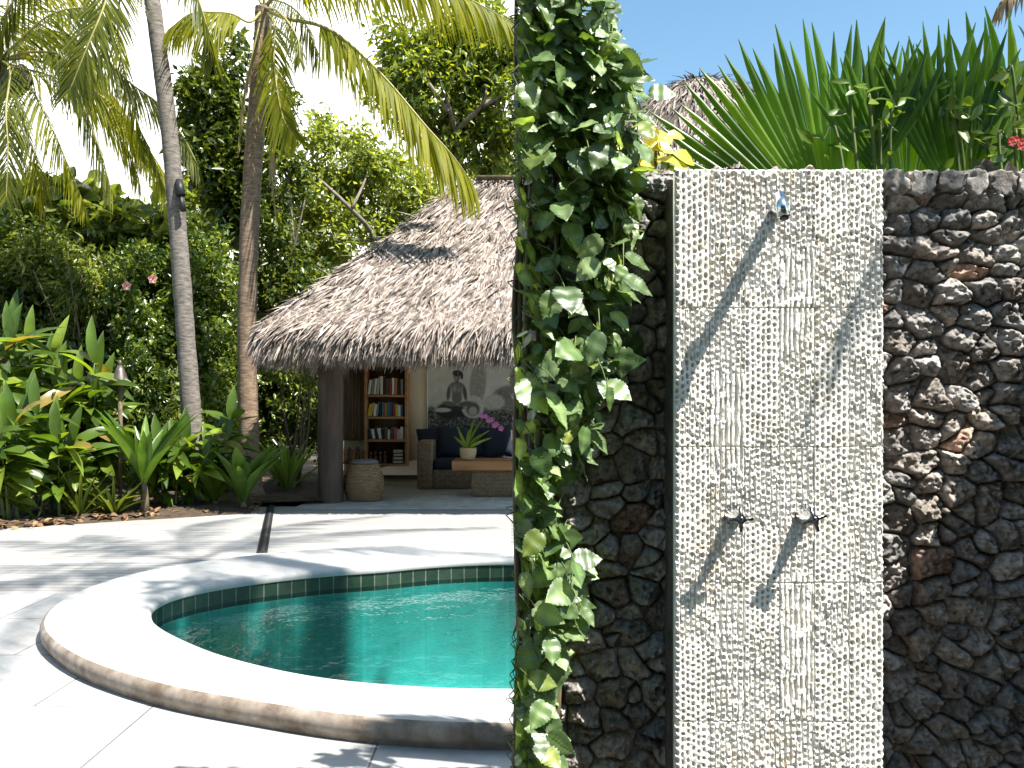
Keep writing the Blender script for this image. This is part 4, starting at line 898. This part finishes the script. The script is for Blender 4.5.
# ---------------------------------------------------------------- second thatched roof behind the shower wall
H2 = 23.0; hk = H2 / 11; hc = at(700, 84, H2)
h2 = thing('thatched_hut', 'round thatched hut in the distance whose roof tip shows behind the shower wall', 'hut', (hc.x, H2, 0))
zt = hc.z; mb = MB(); mb.lathe([(r_ * hk, zt + q_ * hk) for r_, q_ in ((1.95, -1.75), (1.6, -1.25), (1.1, -.62), (.68, -.24), (.36, -.06), (.1, 0))], (hc.x, H2, 0), 28); r2 = mb.build('roof', M['thatchcore'], h2, True)
mb = MB(); mb.lathe([(1.45 * hk, 0), (1.45 * hk, zt - 1.3 * hk)], (hc.x, H2, 0), 28); mb.build('wall', M['cream'], h2)
P = []; A = []; N = []; pr = [(r_ * hk, q_ * hk) for r_, q_ in ((.1, 0), (.36, -.06), (.68, -.24), (1.1, -.62), (1.6, -1.25), (1.95, -1.75))]
for k in range(5200):
    u = RNG.uniform() ** .6 * 4.999; i = int(u); f = u - i; r = pr[i][0] * (1 - f) + pr[i + 1][0] * f; z = pr[i][1] * (1 - f) + pr[i + 1][1] * f; a = RNG.uniform(0, 6.283)
    if math.sin(a) > .5: continue
    o = Vector((math.cos(a), math.sin(a), 0)); dn = (o * (pr[i + 1][0] - pr[i][0]) + Vector((0, 0, pr[i + 1][1] - pr[i][1]))).normalized()
    P.append((hc.x + o.x * r, H2 + o.y * r, zt + z + .02 + RNG.uniform(0, .05))); A.append((dn + Vector(tuple(RNG.normal(size=3) * .16)))[:]); N.append((o * .6 + Vector((0, 0, .8)))[:])
V, F = leaves(P, A, N, RNG.uniform(.3, .75, len(P)), .05, T_from([(0, .5), (.5, .42), (1, .06)], .1, .12)); npmesh('thatch', V, F, M['thatch'], r2)
mb = MB(); mb.tube([at(703, 84, H2 - .5), at(722, 87, H2 - .55)], .09, 8); mb.build('ridge_pole', M['clay'], r2, True)
# palm just visible behind the hut tip
# ---------------------------------------------------------------- shower wall
PD, WD = 2.60, 2.85
def stones(u, v, cell, seed, amp=.055):
    """height of a rubble wall at coordinates (u, v) in metres; returns height and stone id"""
    uu = u + .028 * (fbm(u * 9, v * 9, seed + 50) - .5); vv = v + .028 * (fbm(u * 9, v * 9, seed + 60) - .5)
    gx, gz = uu / (cell * 1.08), vv / (cell * .92); gx = gx + .5 * (np.floor(gz) % 2) * 0
    bi, bj = np.floor(gx), np.floor(gz); f1 = np.full(u.shape, 9.); f2 = f1.copy(); id1 = np.zeros(u.shape); cu = np.zeros(u.shape); cv = np.zeros(u.shape)
    for dj in (-2, -1, 0, 1, 2):
        for di in (-2, -1, 0, 1, 2):
            i, j = bi + di, bj + dj
            sx_, sz_ = i + .08 + .84 * hsh(i, j, seed), j + .08 + .84 * hsh(i, j, seed + 1)
            an = (hsh(i, j, seed + 9) - .5) * 2.4; ca, sa = np.cos(an), np.sin(an); el = 1 + .30 * hsh(i, j, seed + 10)
            dx, dz = gx - sx_, gz - sz_; d = np.sqrt(((dx * ca + dz * sa) / el) ** 2 + ((-dx * sa + dz * ca) * el) ** 2) + .26 * (hsh(i, j, seed + 2) - .5)
            cl = d < f1; f2 = np.where(cl, f1, np.minimum(f2, d)); f1 = np.where(cl, d, f1)
            id1 = np.where(cl, i * 131 + j * 17, id1); cu = np.where(cl, dx, cu); cv = np.where(cl, dz, cv)
    e = (f2 - f1) * cell; z0 = np.zeros_like(id1)
    h = np.clip((e - .002) / .030, 0, 1); h = np.sqrt(np.clip(1 - (1 - h) ** 2, 0, 1))
    tu, tv = hsh(id1, z0, 3) - .5, hsh(id1, z0, 4) - .5
    # facets: a few planes per stone
    fa = hsh(id1, z0, 5) * 6.28; crease = np.abs(cu * np.cos(fa) + cv * np.sin(fa) + .25 * (hsh(id1, z0, 6) - .5))
    sc = .026; qx, qz = u / sc + .6 * vn(u * 60, v * 60, seed + 33), v / sc + .6 * vn(u * 60, v * 60, seed + 34); ai, aj = np.floor(qx), np.floor(qz); g1 = np.full(u.shape, 9.); fac = np.zeros(u.shape)
    for dj in (-1, 0, 1):
        for di in (-1, 0, 1):
            i, j = ai + di, aj + dj; dx, dz = qx - (i + hsh(i, j, seed + 41)), qz - (j + hsh(i, j, seed + 42)); d = dx * dx + dz * dz; cl = d < g1; g1 = np.where(cl, d, g1)
            fac = np.where(cl, (hsh(i, j, seed + 43) - .5) * .014 + sc * (1.25 * (hsh(i, j, seed + 44) - .5) * dx + 1.25 * (hsh(i, j, seed + 45) - .5) * dz), fac)
    H = h * fac + h * (amp + .035 * (hsh(id1, z0, 7) - .5) + cell * (.62 * tu * cu + .62 * tv * cv) - .42 * cell * crease) + h * .036 * (fbm(u * 24, v * 24, seed + 70, 3) - .5) + h * .024 * (np.abs(fbm(u * 60, v * 60, seed + 80, 4) - .5) * 2 - .3)
    return H, id1, e
def stone_patch(o, du, dv, nrm_, lu, lv, res, seed, cell=.086):
    nu, nv = int(lu / res) + 1, int(lv / res) + 1; u, v = np.meshgrid(np.linspace(0, lu, nu), np.linspace(0, lv, nv))
    h, idd, e = stones(u, v, cell, seed); zz = np.zeros_like(idd)
    ed = np.minimum(np.minimum(u, lu - u), lv - v); h = h * np.clip(ed / .02, 0, 1) ** .5
    P = np.array(o) + u[..., None] * np.array(du) + v[..., None] * np.array(dv) + h[..., None] * np.array(nrm_)
    b = (.6 + .8 * hsh(idd, zz, 21))[..., None] * np.ones(3); wm = (hsh(idd, zz, 22) - .35)[..., None]
    c = b * (1 + wm * np.array([.13, .01, -.10])); rd = (hsh(idd, zz, 23) > .96)[..., None]; c = np.where(rd, c * np.array([1.2, .9, .76]), c)
    c = np.where((e < .0035)[..., None], np.array([.45, .42, .38]), c)   # mortar in the joints
    return P.reshape(-1, 3), gridF(nu, nv), c.reshape(-1, 3)
WX1, WH, WBK = 1.78, 2.335, 3.0
sw = thing('stone_wall', 'rough dark lava rock garden wall behind the pale shower panel', 'wall', (WX1 / 2, 2.92, 0))
mb = MB(); mb.box(((WX1) / 2 + .05, (WD + .005 + WBK) / 2, (WH - .03) / 2), (WX1 - .10, WBK - WD - .01, WH - .03)); mb.build('wall_core', M['mortar'], sw)
VS, FS, CS, off = [], [], [], 0
for args in (((0.075, WD, 0), (1, 0, 0), (0, 0, 1), (0, -1, 0), WX1 - .06, WH, .0038, 5), ((.085, WBK - .01, 0), (0, -1, 0), (0, 0, 1), (-1, 0, 0), WBK - WD - .01, WH - .02, .006, 6),
             ((.09, WD - .01, WH - .045), (1, 0, 0), (0, 1, 0), (0, 0, 1), WX1 - .10, WBK - WD, .006, 8), ((WX1, WBK - .005, 0), (-1, 0, 0), (0, 0, 1), (0, 1, 0), WX1 - .02, WH - .02, .012, 9)):
    V, F, c = stone_patch(*args); VS.append(V); FS.append(F + off); CS.append(c); off += len(V)
# uneven cap stones along the top edge
def rockball(c, r, seed):
    bm = bmesh.new(); bmesh.ops.create_icosphere(bm, subdivisions=4, radius=1)
    VV = []
    for v in bm.verts:
        p = v.co; k = 1 + .42 * mnoise.noise(p * 1.4 + Vector((seed * 3.1, 0, 0))) + .26 * mnoise.noise(p * 3.2 + Vector((0, seed, 0))) + .12 * mnoise.noise(p * 8 + Vector((0, 0, seed))); q = p * k
        q = Vector([max(-.74, min(.74, x)) for x in q]); VV.append((c[0] + q.x * r[0], c[1] + q.y * r[1], c[2] + q.z * r[2]))
    F = [[v.index for v in f.verts] for f in bm.faces]; bm.free(); return np.array(VV), np.array(F)
VB, FB, CB, ob = [], [], [], 0
x = .10; k = 0
while x < WX1 - .04:
    w = random.uniform(.05, .10); V, F = rockball((x + w * .6, WD - .005, WH - .035 - random.uniform(0, .012)), (w * .82, .075, random.uniform(.04, .058)), k); VB.append(V); FB.append(F + ob); ob += len(V)
    CB.append(np.ones((len(V), 3)) * random.uniform(.6, 1.2) * np.array([1.04, 1, .96])); x += w * 1.25; k += 1
npmesh('stones', np.concatenate(VS), np.concatenate(FS), M['rock'], sw, False, col=np.concatenate(CS))
npmesh('cap_stones', np.concatenate(VB), np.concatenate(FB), M['rock'], sw, True, col=np.concatenate(CB))
# return wall at the right, closing the shower corner (just out of the frame)
rw = thing('stone_wall', 'lower lava rock wall closing the right side of the shower corner', 'wall', (1.9, 2.5, 0))
V, F, c = stone_patch((1.80, 2.8, 0), (0, -1, 0), (0, 0, 1), (-1, 0, 0), .62, 2.06, .006, 12); npmesh('stones', V, F, M['rock'], rw, True, col=c)
mb = MB(); mb.box((1.90, 2.5, 1.02), (.19, .60, 2.04)); mb.build('wall_core', M['mortar'], rw)

# carved limestone shower panel
sp_ = thing('shower_wall', 'tall cream limestone shower wall carved with rows of small pits', 'shower wall', (.79, 2.7, 0))
x0, x1, zt = (675 - CX) * PD / FPX, (884.5 - CX) * PD / FPX, EYE + (HY - 168.5) * PD / FPX
wP = x1 - x0; res = .0016; zlo = .45
nu, nv = int(wP / res) + 1, int((zt - zlo) / res) + 1
u, v = np.meshgrid(np.linspace(0, wP, nu), np.linspace(zlo, zt, nv))
ncol = 6; cw = wP / ncol; ci = np.floor(np.clip(u / cw, 0, ncol - .001)); fu = u - ci * cw
jz = [EYE + (HY - y) * PD / FPX for y in (-20, 168, 308, 447, 583, 722, 860, 1000)]
ti = np.zeros_like(u); jd = np.full_like(u, 9.)
for k, z in enumerate(jz): ti += (v < z); jd = np.minimum(jd, np.abs(v - z - .003 * (hsh(ci, ci * 0 + k, 71) - .5)))
warp = .0022 * (fbm(u * 40, v * 25, 81) - .5) * 2; wv_ = .012 * (fbm(u * 14, v * 14, 82) - .5)
pitch = .0158 + .002 * (hsh(ci, ti, 72) - .5); k_ = (fu + warp) / pitch; ki = np.floor(k_); kf = k_ - ki - .5
vp = .0205 + .004 * (hsh(ci, ti, 73) - .5); kind = hsh(ci, ti * 0, 74)      # per column: pits or broken ribs
vv = (v + wv_ + .010 * hsh(ki + ci * 37, ti, 75) + .5 * vp * (ki % 2)) / vp; vi = np.floor(vv); vf = vv - vi - .5
rnd = hsh(ki + ci * 37, vi, 76); rnd2 = hsh(ki + ci * 37, vi, 77)
pit = np.clip(1.25 - np.sqrt(((kf + .14 * (rnd2 - .5)) / (.15 + .15 * rnd)) ** 2 + ((vf + .22 * (rnd - .5)) / (.20 + .19 * rnd2)) ** 2), 0, 1); pit = np.clip(pit * 2.6, 0, 1)
seg = vn(v * 34 + 7.7 * (ki + ci * 11), ki * 3.3 + ci * 5, 95)
kg = k_ + .5 + .30 * (vn(v * 22, ki + ci * 9, 96) - .5); kgf = np.abs(kg - np.floor(kg) - .5)
rib = np.clip((.15 + .14 * vn(v * 60, ki + ci * 7, 97) - kgf) / .05, 0, 1) * np.clip((seg - .26) * 8, 0, 1)
isrib = np.clip((fbm(ci * 3.7 + u * 0, v * 5 + ci * 9.1, 84) - .44) * 9, 0, 1)
isrib = np.clip(isrib * .55 + .45 * ((ci == 1) | (ci == 3)) + .35 * (fbm(u * 30, v * 18, 99) - .5), 0, 1)
dep = (1 - isrib) * pit * (.6 + .6 * rnd) + isrib * rib * .95
h = -.015 * dep - .005 * np.clip(fbm(u * 22, v * 22, 85) * 2 - 1.0, 0, 1) + .0035 * (fbm(u * 90, v * 90, 86, 3) - .5)
h = h + .004 * (fbm(u * 45, v * 32, 89) - .5) - .006 * np.exp(-(jd / .0018) ** 2) * (.2 + 1.1 * fbm(u * 30, v * 30, 87)) - .0055 * np.exp(-(np.minimum(fu, cw - fu) / .0016) ** 2) * (hsh(ci, ti, 78) > .6) * (u > .01) * (u < wP - .01)
h = h - .012 * (np.clip(1 - np.minimum(np.minimum(u, wP - u), zt - v) / .006, 0, 1) * (.3 + fbm(u * 60, v * 60, 88)))
stain = np.clip((fbm(u * 9, v * 3.5, 90) - .5) * 3.2, 0, 1) * np.clip((fbm(u * 60, v * 60, 91) - .42) * 5, 0, 1)
base = (.90 + .16 * fbm(u * 5, v * 5, 92))[..., None] * np.ones(3) * (1 + (hsh(ci, ti, 79) - .5) * .08)[..., None]
cc = base  * (1 - stain[..., None] * np.array([.10, .19, .32]))
P = np.stack([x0 + u, PD - h, v], -1).reshape(-1, 3)
npmesh('carved_face', P, gridF(nu, nv), M['limestone'], sp_, True, col=np.clip(cc, 0, 1).reshape(-1, 3))
bx = MB(); bx.box(((x0 + x1) / 2, PD + .031, zt / 2 - .002), (wP - .006, .036, zt - .004)); bx.box(((x0 + x1) / 2, PD + .007, zlo / 2), (wP - .006, .011, zlo))
pr_ = MB(); pr_.box(((x0 + x1) / 2, (PD + .05 + 2.88) / 2, zt / 2 - .006), (wP - .014, 2.88 - PD - .05, zt - .012), bev=.004); pr_.build('shade_backing', M['mortar'], sp_)  # dark block added so the panel's side looks shaded by its colour
o = bx.build('slab', M['limestone'], sp_)
a = o.data.color_attributes.new('col', 'FLOAT_COLOR', 'POINT'); a.data.foreach_set('color', np.ones(len(o.data.vertices) * 4, np.float32))

# shower head and arm
r = at(776, 210, PD); tip = at(781, 206, 2.445)
sh = thing('wall_shower', 'slim chrome shower spout sticking out near the top of the pale shower wall', 'shower', tuple(r))
mb = MB(); mb.tube([r + Vector((0, .012, 0)), r + Vector((0, -.006, 0))], .017, 20); mb.build('flange', M['chrome'], sh, True)
mb = MB(); mb.tube([r, r.lerp(tip, .5), tip], .0180, 18); mb.build('arm', M['chrome'], sh, True)
mb = MB(); mb.tube([tip + Vector((-.001, .012, .034)), tip + Vector((.002, -.022, -.036))], [.0165, .0170], 24); hd = mb.build('head', M['chrome'], sh, True)
mb = MB(); mb.tube([tip + Vector((.002, -.0222, -.0362)), tip + Vector((.002, -.0232, -.0382))], .0125, 20); mb.build('nozzle_plate', M['blackmetal'], hd)
# taps with cross handles
def tap(px, py, rot, label):
    r = at(px, py, PD); t = thing('tap', label, 'tap', tuple(r), 'shower taps')
    mb = MB(); mb.lathe([(.026, .008), (.0255, -.004), (.019, -.028), (.011, -.062), (.0075, -.076)], (r.x, r.y, r.z), 24, axis='Y'); mb.build('body', M['chrome'], t, True)
    VV = []; n = 64; yq = r.y - .078
    for d in (0, -.010):
        for i in range(n):
            a = 2 * math.pi * i / n; c, s = abs(math.cos(a)), abs(math.sin(a)); R = .036 / (c ** .5 + s ** .5) ** 2; R = max(R, .0062)
            R = max(R, min(.036, .0045 / max(min(c, s), 1e-4))) if min(c, s) < .3 else R
            VV.append((r.x + R * math.cos(a + rot), yq + d, r.z + R * math.sin(a + rot)))
    F = [list(range(n)), [n + i for i in range(n)][::-1]] + [[i, n + i, n + (i + 1) % n, (i + 1) % n] for i in range(n)]
    mb = MB(); mb.add(VV, F); mb.build('cross_handle', M['gunmetal'], t)
    mb = MB(); mb.lathe([(.009, -.074), (.010, -.086), (.007, -.092), (.002, -.093)], (r.x, r.y, r.z), 16, axis='Y'); mb.build('hub', M['gunmetal'], t, True)
tap(733.5, 515.5, 0.03, 'left of the two chrome cross handle taps, its arms upright')
tap(804.5, 515.5, 0.32, 'right of the two chrome cross handle taps, its arms turned at a slant')

# ---------------------------------------------------------------- climbing vine over the left end of the wall
vb = np.array([(-30, 604), (0, 604), (50, 616), (85, 640), (120, 640), (150, 640), (200, 636), (250, 634), (300, 624), (350, 634), (385, 616), (420, 600), (450, 596), (475, 560), (500, 548), (530, 560), (570, 580), (620, 588), (650, 560), (700, 552), (760, 548), (800, 545)])
vine = thing('climbing_vine', 'large leaved green climbing vine spilling over the left end of the stone wall', 'vine', (.1, 2.75, 0))
mb = MB()
for k, (px, dx) in enumerate(((518, 3), (530, -4), (534, 6), (548, -10), (524, 10))):
    pts = [(at(px, 900, 2.77).x, 2.77, 0)] + [at(px + dx * math.sin(j * 1.7 + k), y, 2.76 - .02 * (k % 2)) for j, y in enumerate((820, 680, 560, 440, 320, 200, 90, -10))]
    mb.tube(catmull(pts, 50), list(np.linspace(.014, .006, 50)), 7)
mb.build('stems', M['stem'], vine, True)
g = np.random.default_rng(21); P = []; A = []; N = []; L = []; tw = MB()
def vleaf(px, py, D, l):
    P.append(at(px, py, D)[:]); A.append((g.normal() * .8 + .1, -.35 + g.normal() * .45, -.55 + g.normal() * .5)); N.append((.32 + g.normal() * .42, -.72 + g.normal() * .35, .65 + g.normal() * .35)); L.append(l)
cnt = 0
while cnt < 1900:
    py = g.uniform(-40, 790); xr = np.interp(py, vb[:, 0], vb[:, 1]); px = 512 + (xr - 512) * g.uniform() ** .95
    u = (px - 512) / (xr - 512); dens = 1.0 if py < 230 else (.42 if u > .25 else .5)
    if 430 < py < 520 and u > .7: dens = .4
    if g.uniform() > dens: continue
    D = 2.82 - .22 * g.uniform() ** 1.2 if py > 170 else 2.80 - .28 * g.uniform()
    l = .040 + .062 * g.uniform() ** 1.2
    p = at(px, py, D)
    if p.x < .012: continue
    vleaf(px, py - 10, D, l); cnt += 1
# big hand placed leaves
for px, py, l in ((565, 300, .13), (548, 405, .14), (575, 360, .13), (520, 395, .14), (600, 345, .12), (625, 290, .11), (537, 462, .10), (600, 250, .10), (555, 120, .13), (580, 70, .11), (560, 215, .11), (585, 440, .09),
                  (608, 400, .08), (540, 545, .1), (570, 600, .12), (535, 620, .11), (575, 575, .09), (550, 650, .09), (530, 690, .1), (545, 715, .1), (633, 85, .1), (650, 105, .09)):
    vleaf(px, py - 12, 2.56 if py > 150 else 2.6, l * .88)
P = np.array(P); L = np.array(L)
# keep each leaf on the right of the wall end
A = nrm(np.array(A)); tipx = P[:, 0] + A[:, 0] * L; A[:, 0] = np.where(tipx < .03, np.abs(A[:, 0]) * .4, A[:, 0])
V, F = leaves(P, A, np.array(N), L, L * g.uniform(.62, .85, len(L)), T_VINE)
V[:, 0] = np.maximum(V[:, 0], .004 + .01 * vn(V[:, 2] * 30, V[:, 1] * 9, 5))
tv = np.ones((len(T_VINE[0]), 3)) * .92; tv[2::5] = (1.55, 1.45, 1.3); tv[0::10] = tv[4::10] = (.8, .82, .7); tv[1::10] = tv[3::10] = (1.22, 1.18, 1.1)
sick = g.uniform(size=len(L)) > .965; lc = np.where(sick[:, None], np.array([1.3, 1.1, .6]), np.ones(3)) * g.uniform(.8, 1.2, (len(L), 1))
npmesh('leaves', V, F, M['vine'], vine, True, col=(lc[:, None] * tv[None]).reshape(-1, 3))
for p, a_ in list(zip(P, A))[::2]:
    p = Vector(p); q = p - Vector(a_) * .06 + Vector((-.02, .03, .03)); tw.tube([p, p.lerp(q, .5) + Vector((0, 0, .01)), Vector((max(q.x, .02), q.y, q.z))], [.0018, .0022, .003], 4, False)
tw.build('leaf_stalks', M['greenstem'], vine)

# ---------------------------------------------------------------- plants behind the shower wall
def spray(name, label, cat, pts, mat, n, ln, asp, base, T=T_OVAL, spread=.06, seed=1, stem='greenstem', norm=(.3, -.8, .6)):
    g = np.random.default_rng(seed); t = thing(name, label, cat, base); mb = MB(); P = []; A = []; N = []
    for (a, b) in pts:
        C = catmull([Vector(base) + Vector((0, 0, 0)), (Vector(base) + a) / 2 + Vector((.03, 0, .1)), a, b], 24); mb.tube(C, list(np.linspace(.012, .003, 24)), 5)
        for k in range(n):
            p = C[min(23, int(9 + 15 * k / n))]; P.append((p + Vector(tuple(g.normal(size=3) * spread)))[:]); A.append((g.normal(), g.normal() * .6 - .2, g.normal() * .6 + .25)); N.append((norm[0] + g.normal() * .4, norm[1] + g.normal() * .3, norm[2] + g.normal() * .3))
    mb.build('stems', M[stem], t, True); L = ln * g.uniform(.7, 1.2, len(P)); V, F = leaves(P, A, N, L, L * asp, T); npmesh('leaves', V, F, M[mat], t, True); return t
def fan(label, hub, axis_ang, spread, n, ln, face, seed, D_base, asym=0):
    """pleated palmate leaf: hub, blade of n folded segments in the plane facing 'face'"""
    g = np.random.default_rng(seed); t = thing('fan_palm', label, 'fan palm', (hub.x + .05, D_base, 0), 'fan palms behind the shower wall')
    f = Vector(face).normalized(); up = (Vector((0, 0, 1)) - f * f.z).normalized(); rt = up.cross(f).normalized() * -1
    if rt.x < 0: rt = -rt
    V = []; F = []; b = 0; st = spread / n
    for i in range(n):
        a = axis_ang - spread / 2 + st * (i + .5); l = ln * (.80 + .20 * math.cos((a - axis_ang) * .8 + asym)) * g.uniform(.93, 1.04); split = g.uniform(.66, .78)
        bend = g.normal() * .035
        rows_ = 9
        for j in range(rows_):
            q = j / (rows_ - 1); q2 = .03 + .97 * q; half = st * .5 * l * q2
            if q2 > split: half = st * .5 * l * split * ((1 - q2) / (1 - split)) ** .75 + .0012
            aa = a + bend * max(0, q2 - split) * 3; c = rt * math.sin(aa) + up * math.cos(aa); s = rt * math.cos(aa) - up * math.sin(aa); bow = f * (-.10 * l * q2 * q2)
            p = hub + c * l * q2 - bow
            V += [p - s * half - f * half * .55, p + f * half * .30, p + s * half - f * half * .55]
        for j in range(rows_ - 1):
            for m_ in (0, 1): F.append((b + j * 3 + m_, b + j * 3 + m_ + 1, b + j * 3 + 4 + m_, b + j * 3 + 3 + m_))
        b += rows_ * 3
    npmesh('blade', np.array([v[:] for v in V]), np.array(F), M['fan'], t)
    mb = MB(); mb.tube(catmull([(hub.x + .05, D_base, 0), (hub.x + .04, D_base, hub.z * .5), hub], 14), [.012] * 14, 6); mb.build('leaf_stalk', M['greenstem'], t, True)
fan('large fan palm leaf left of centre, rising just behind the shower panel', at(834, 236, 3.06), rad(-24), rad(118), 33, .79, (-.25, -1, .2), 1, 3.12)
fan('middle fan palm leaf behind the shower panel corner', at(908, 212, 3.09), rad(-6), rad(80), 20, .60, (.2, -1, .1), 2, 3.14)
fan('tall upright fan palm leaf above the stone wall at the right', at(962, 218, 3.06), rad(5), rad(76), 18, .68, (.1, -1, .15), 3, 3.12)
fan('fan palm leaf half cut by the right picture edge', at(1010, 225, 3.12), rad(4), rad(90), 22, .76, (-.3, -1, .1), 4, 3.17)
fan('small side fan palm leaf with thin fingers poking left toward the thatch tip', at(775, 172, 3.2), rad(-80), rad(70), 11, .30, (-.1, -1, .2), 6, 3.25)
bz = 3.03
spray('leafy_bush', 'small leafy bush with lime young leaves in front of the middle fan palm', 'bush', [(at(852, 120, bz), at(850, 92, bz)), (at(872, 130, bz), at(868, 96, bz)), (at(890, 140, bz), at(905, 112, bz)), (at(880, 150, bz), at(892, 130, bz)), (at(840, 150, bz), at(822, 140, bz))], 'limeleaf', 10, .07, .42, (.14 + 1.2, bz, 0), seed=3, spread=.03)
spray('leafy_bush', 'small leafy bush with pointed leaves in front of the tall upright fan palm', 'bush', [(at(955, 130, bz), at(958, 100, bz)), (at(962, 150, bz), at(950, 122, bz)), (at(970, 150, bz), at(985, 120, bz))], 'limeleaf', 10, .075, .42, (1.68, bz, 0), seed=4, spread=.03)
fb = spray('flowering_bush', 'dark bush with small red flowers at the right picture edge above the wall', 'bush', [(at(1000, 160, bz), at(1010, 140, bz)), (at(1015, 150, bz), at(1022, 120, bz)), (at(990, 165, bz), at(985, 150, bz)), (at(1016, 100, bz), at(1008, 70, bz))], 'hedge', 18, .085, .42, (1.9, bz, 0), seed=5, spread=.035)
for k in range(5):
    c = at(1012 + RNG.normal() * 5, 142 + RNG.normal() * 5, bz - .05); A = [(math.cos(a), -.3, math.sin(a)) for a in np.linspace(0, 6.28, 5, endpoint=False)]
    V, F = leaves([c[:]] * 5, A, [(0.01, -1, 0)] * 5, .014, .013, T_OVAL); npmesh('flower', V, F, M['red'], fb, True)
spray('yellow_bush', 'bush of glowing yellow leaves at the top of the wall between vine and panel', 'bush', [(at(640, 170, 3.1), at(640, 148, 3.08)), (at(655, 175, 3.1), at(660, 155, 3.08)), (at(630, 175, 3.1), at(622, 160, 3.08)), (at(648, 170, 3.1), at(650, 162, 3.07)), (at(668, 175, 3.12), at(670, 166, 3.1))], 'yellowleaf', 10, .085, .75, (.45, 3.12, 0), seed=6, spread=.035)
# dry palm frond tip hanging in at the top right corner, from a palm outside the picture
dp = thing('coconut_palm', 'palm beyond the right wall whose dry frond tip hangs in at the top right corner', 'palm tree', (4.2, 3.6, 0))
tpz = Vector((3.6, 3.7, 5.2)); trunk(dp, [(4.2, 3.6, 0), (4.1, 3.6, 2), (3.8, 3.65, 4), tpz], .16, .12, 'palmbark')
for d in ((1, .3, .5), (.3, 1, .5), (.6, -.8, .6), (-.2, -1, .8), (1, -.4, .2)):
    d = Vector(d); add_frond(dp, [tpz, tpz + d * .8 + Vector((0, 0, .3)), tpz + d * 1.6, tpz + d * 2.2 + Vector((0, 0, -1))], mat='palmdark', n=40, ll=.6)
add_frond(dp, [tpz, (3.3, 3.1, 5.5), (2.8, 2.5, 5.15), (2.35, 2.1, 4.6), (2.02, 1.85, 3.9)], mat='palmdark', n=44, ll=.34, wid=.03, droop=.5)
add_frond(dp, [tpz, at(1150, -160, 3.8), at(1070, -70, 3.9), at(1020, -18, 3.9), at(1000, 4, 3.9)], mat='dryleaf', n=34, ll=.22, wid=.02, droop=.9)
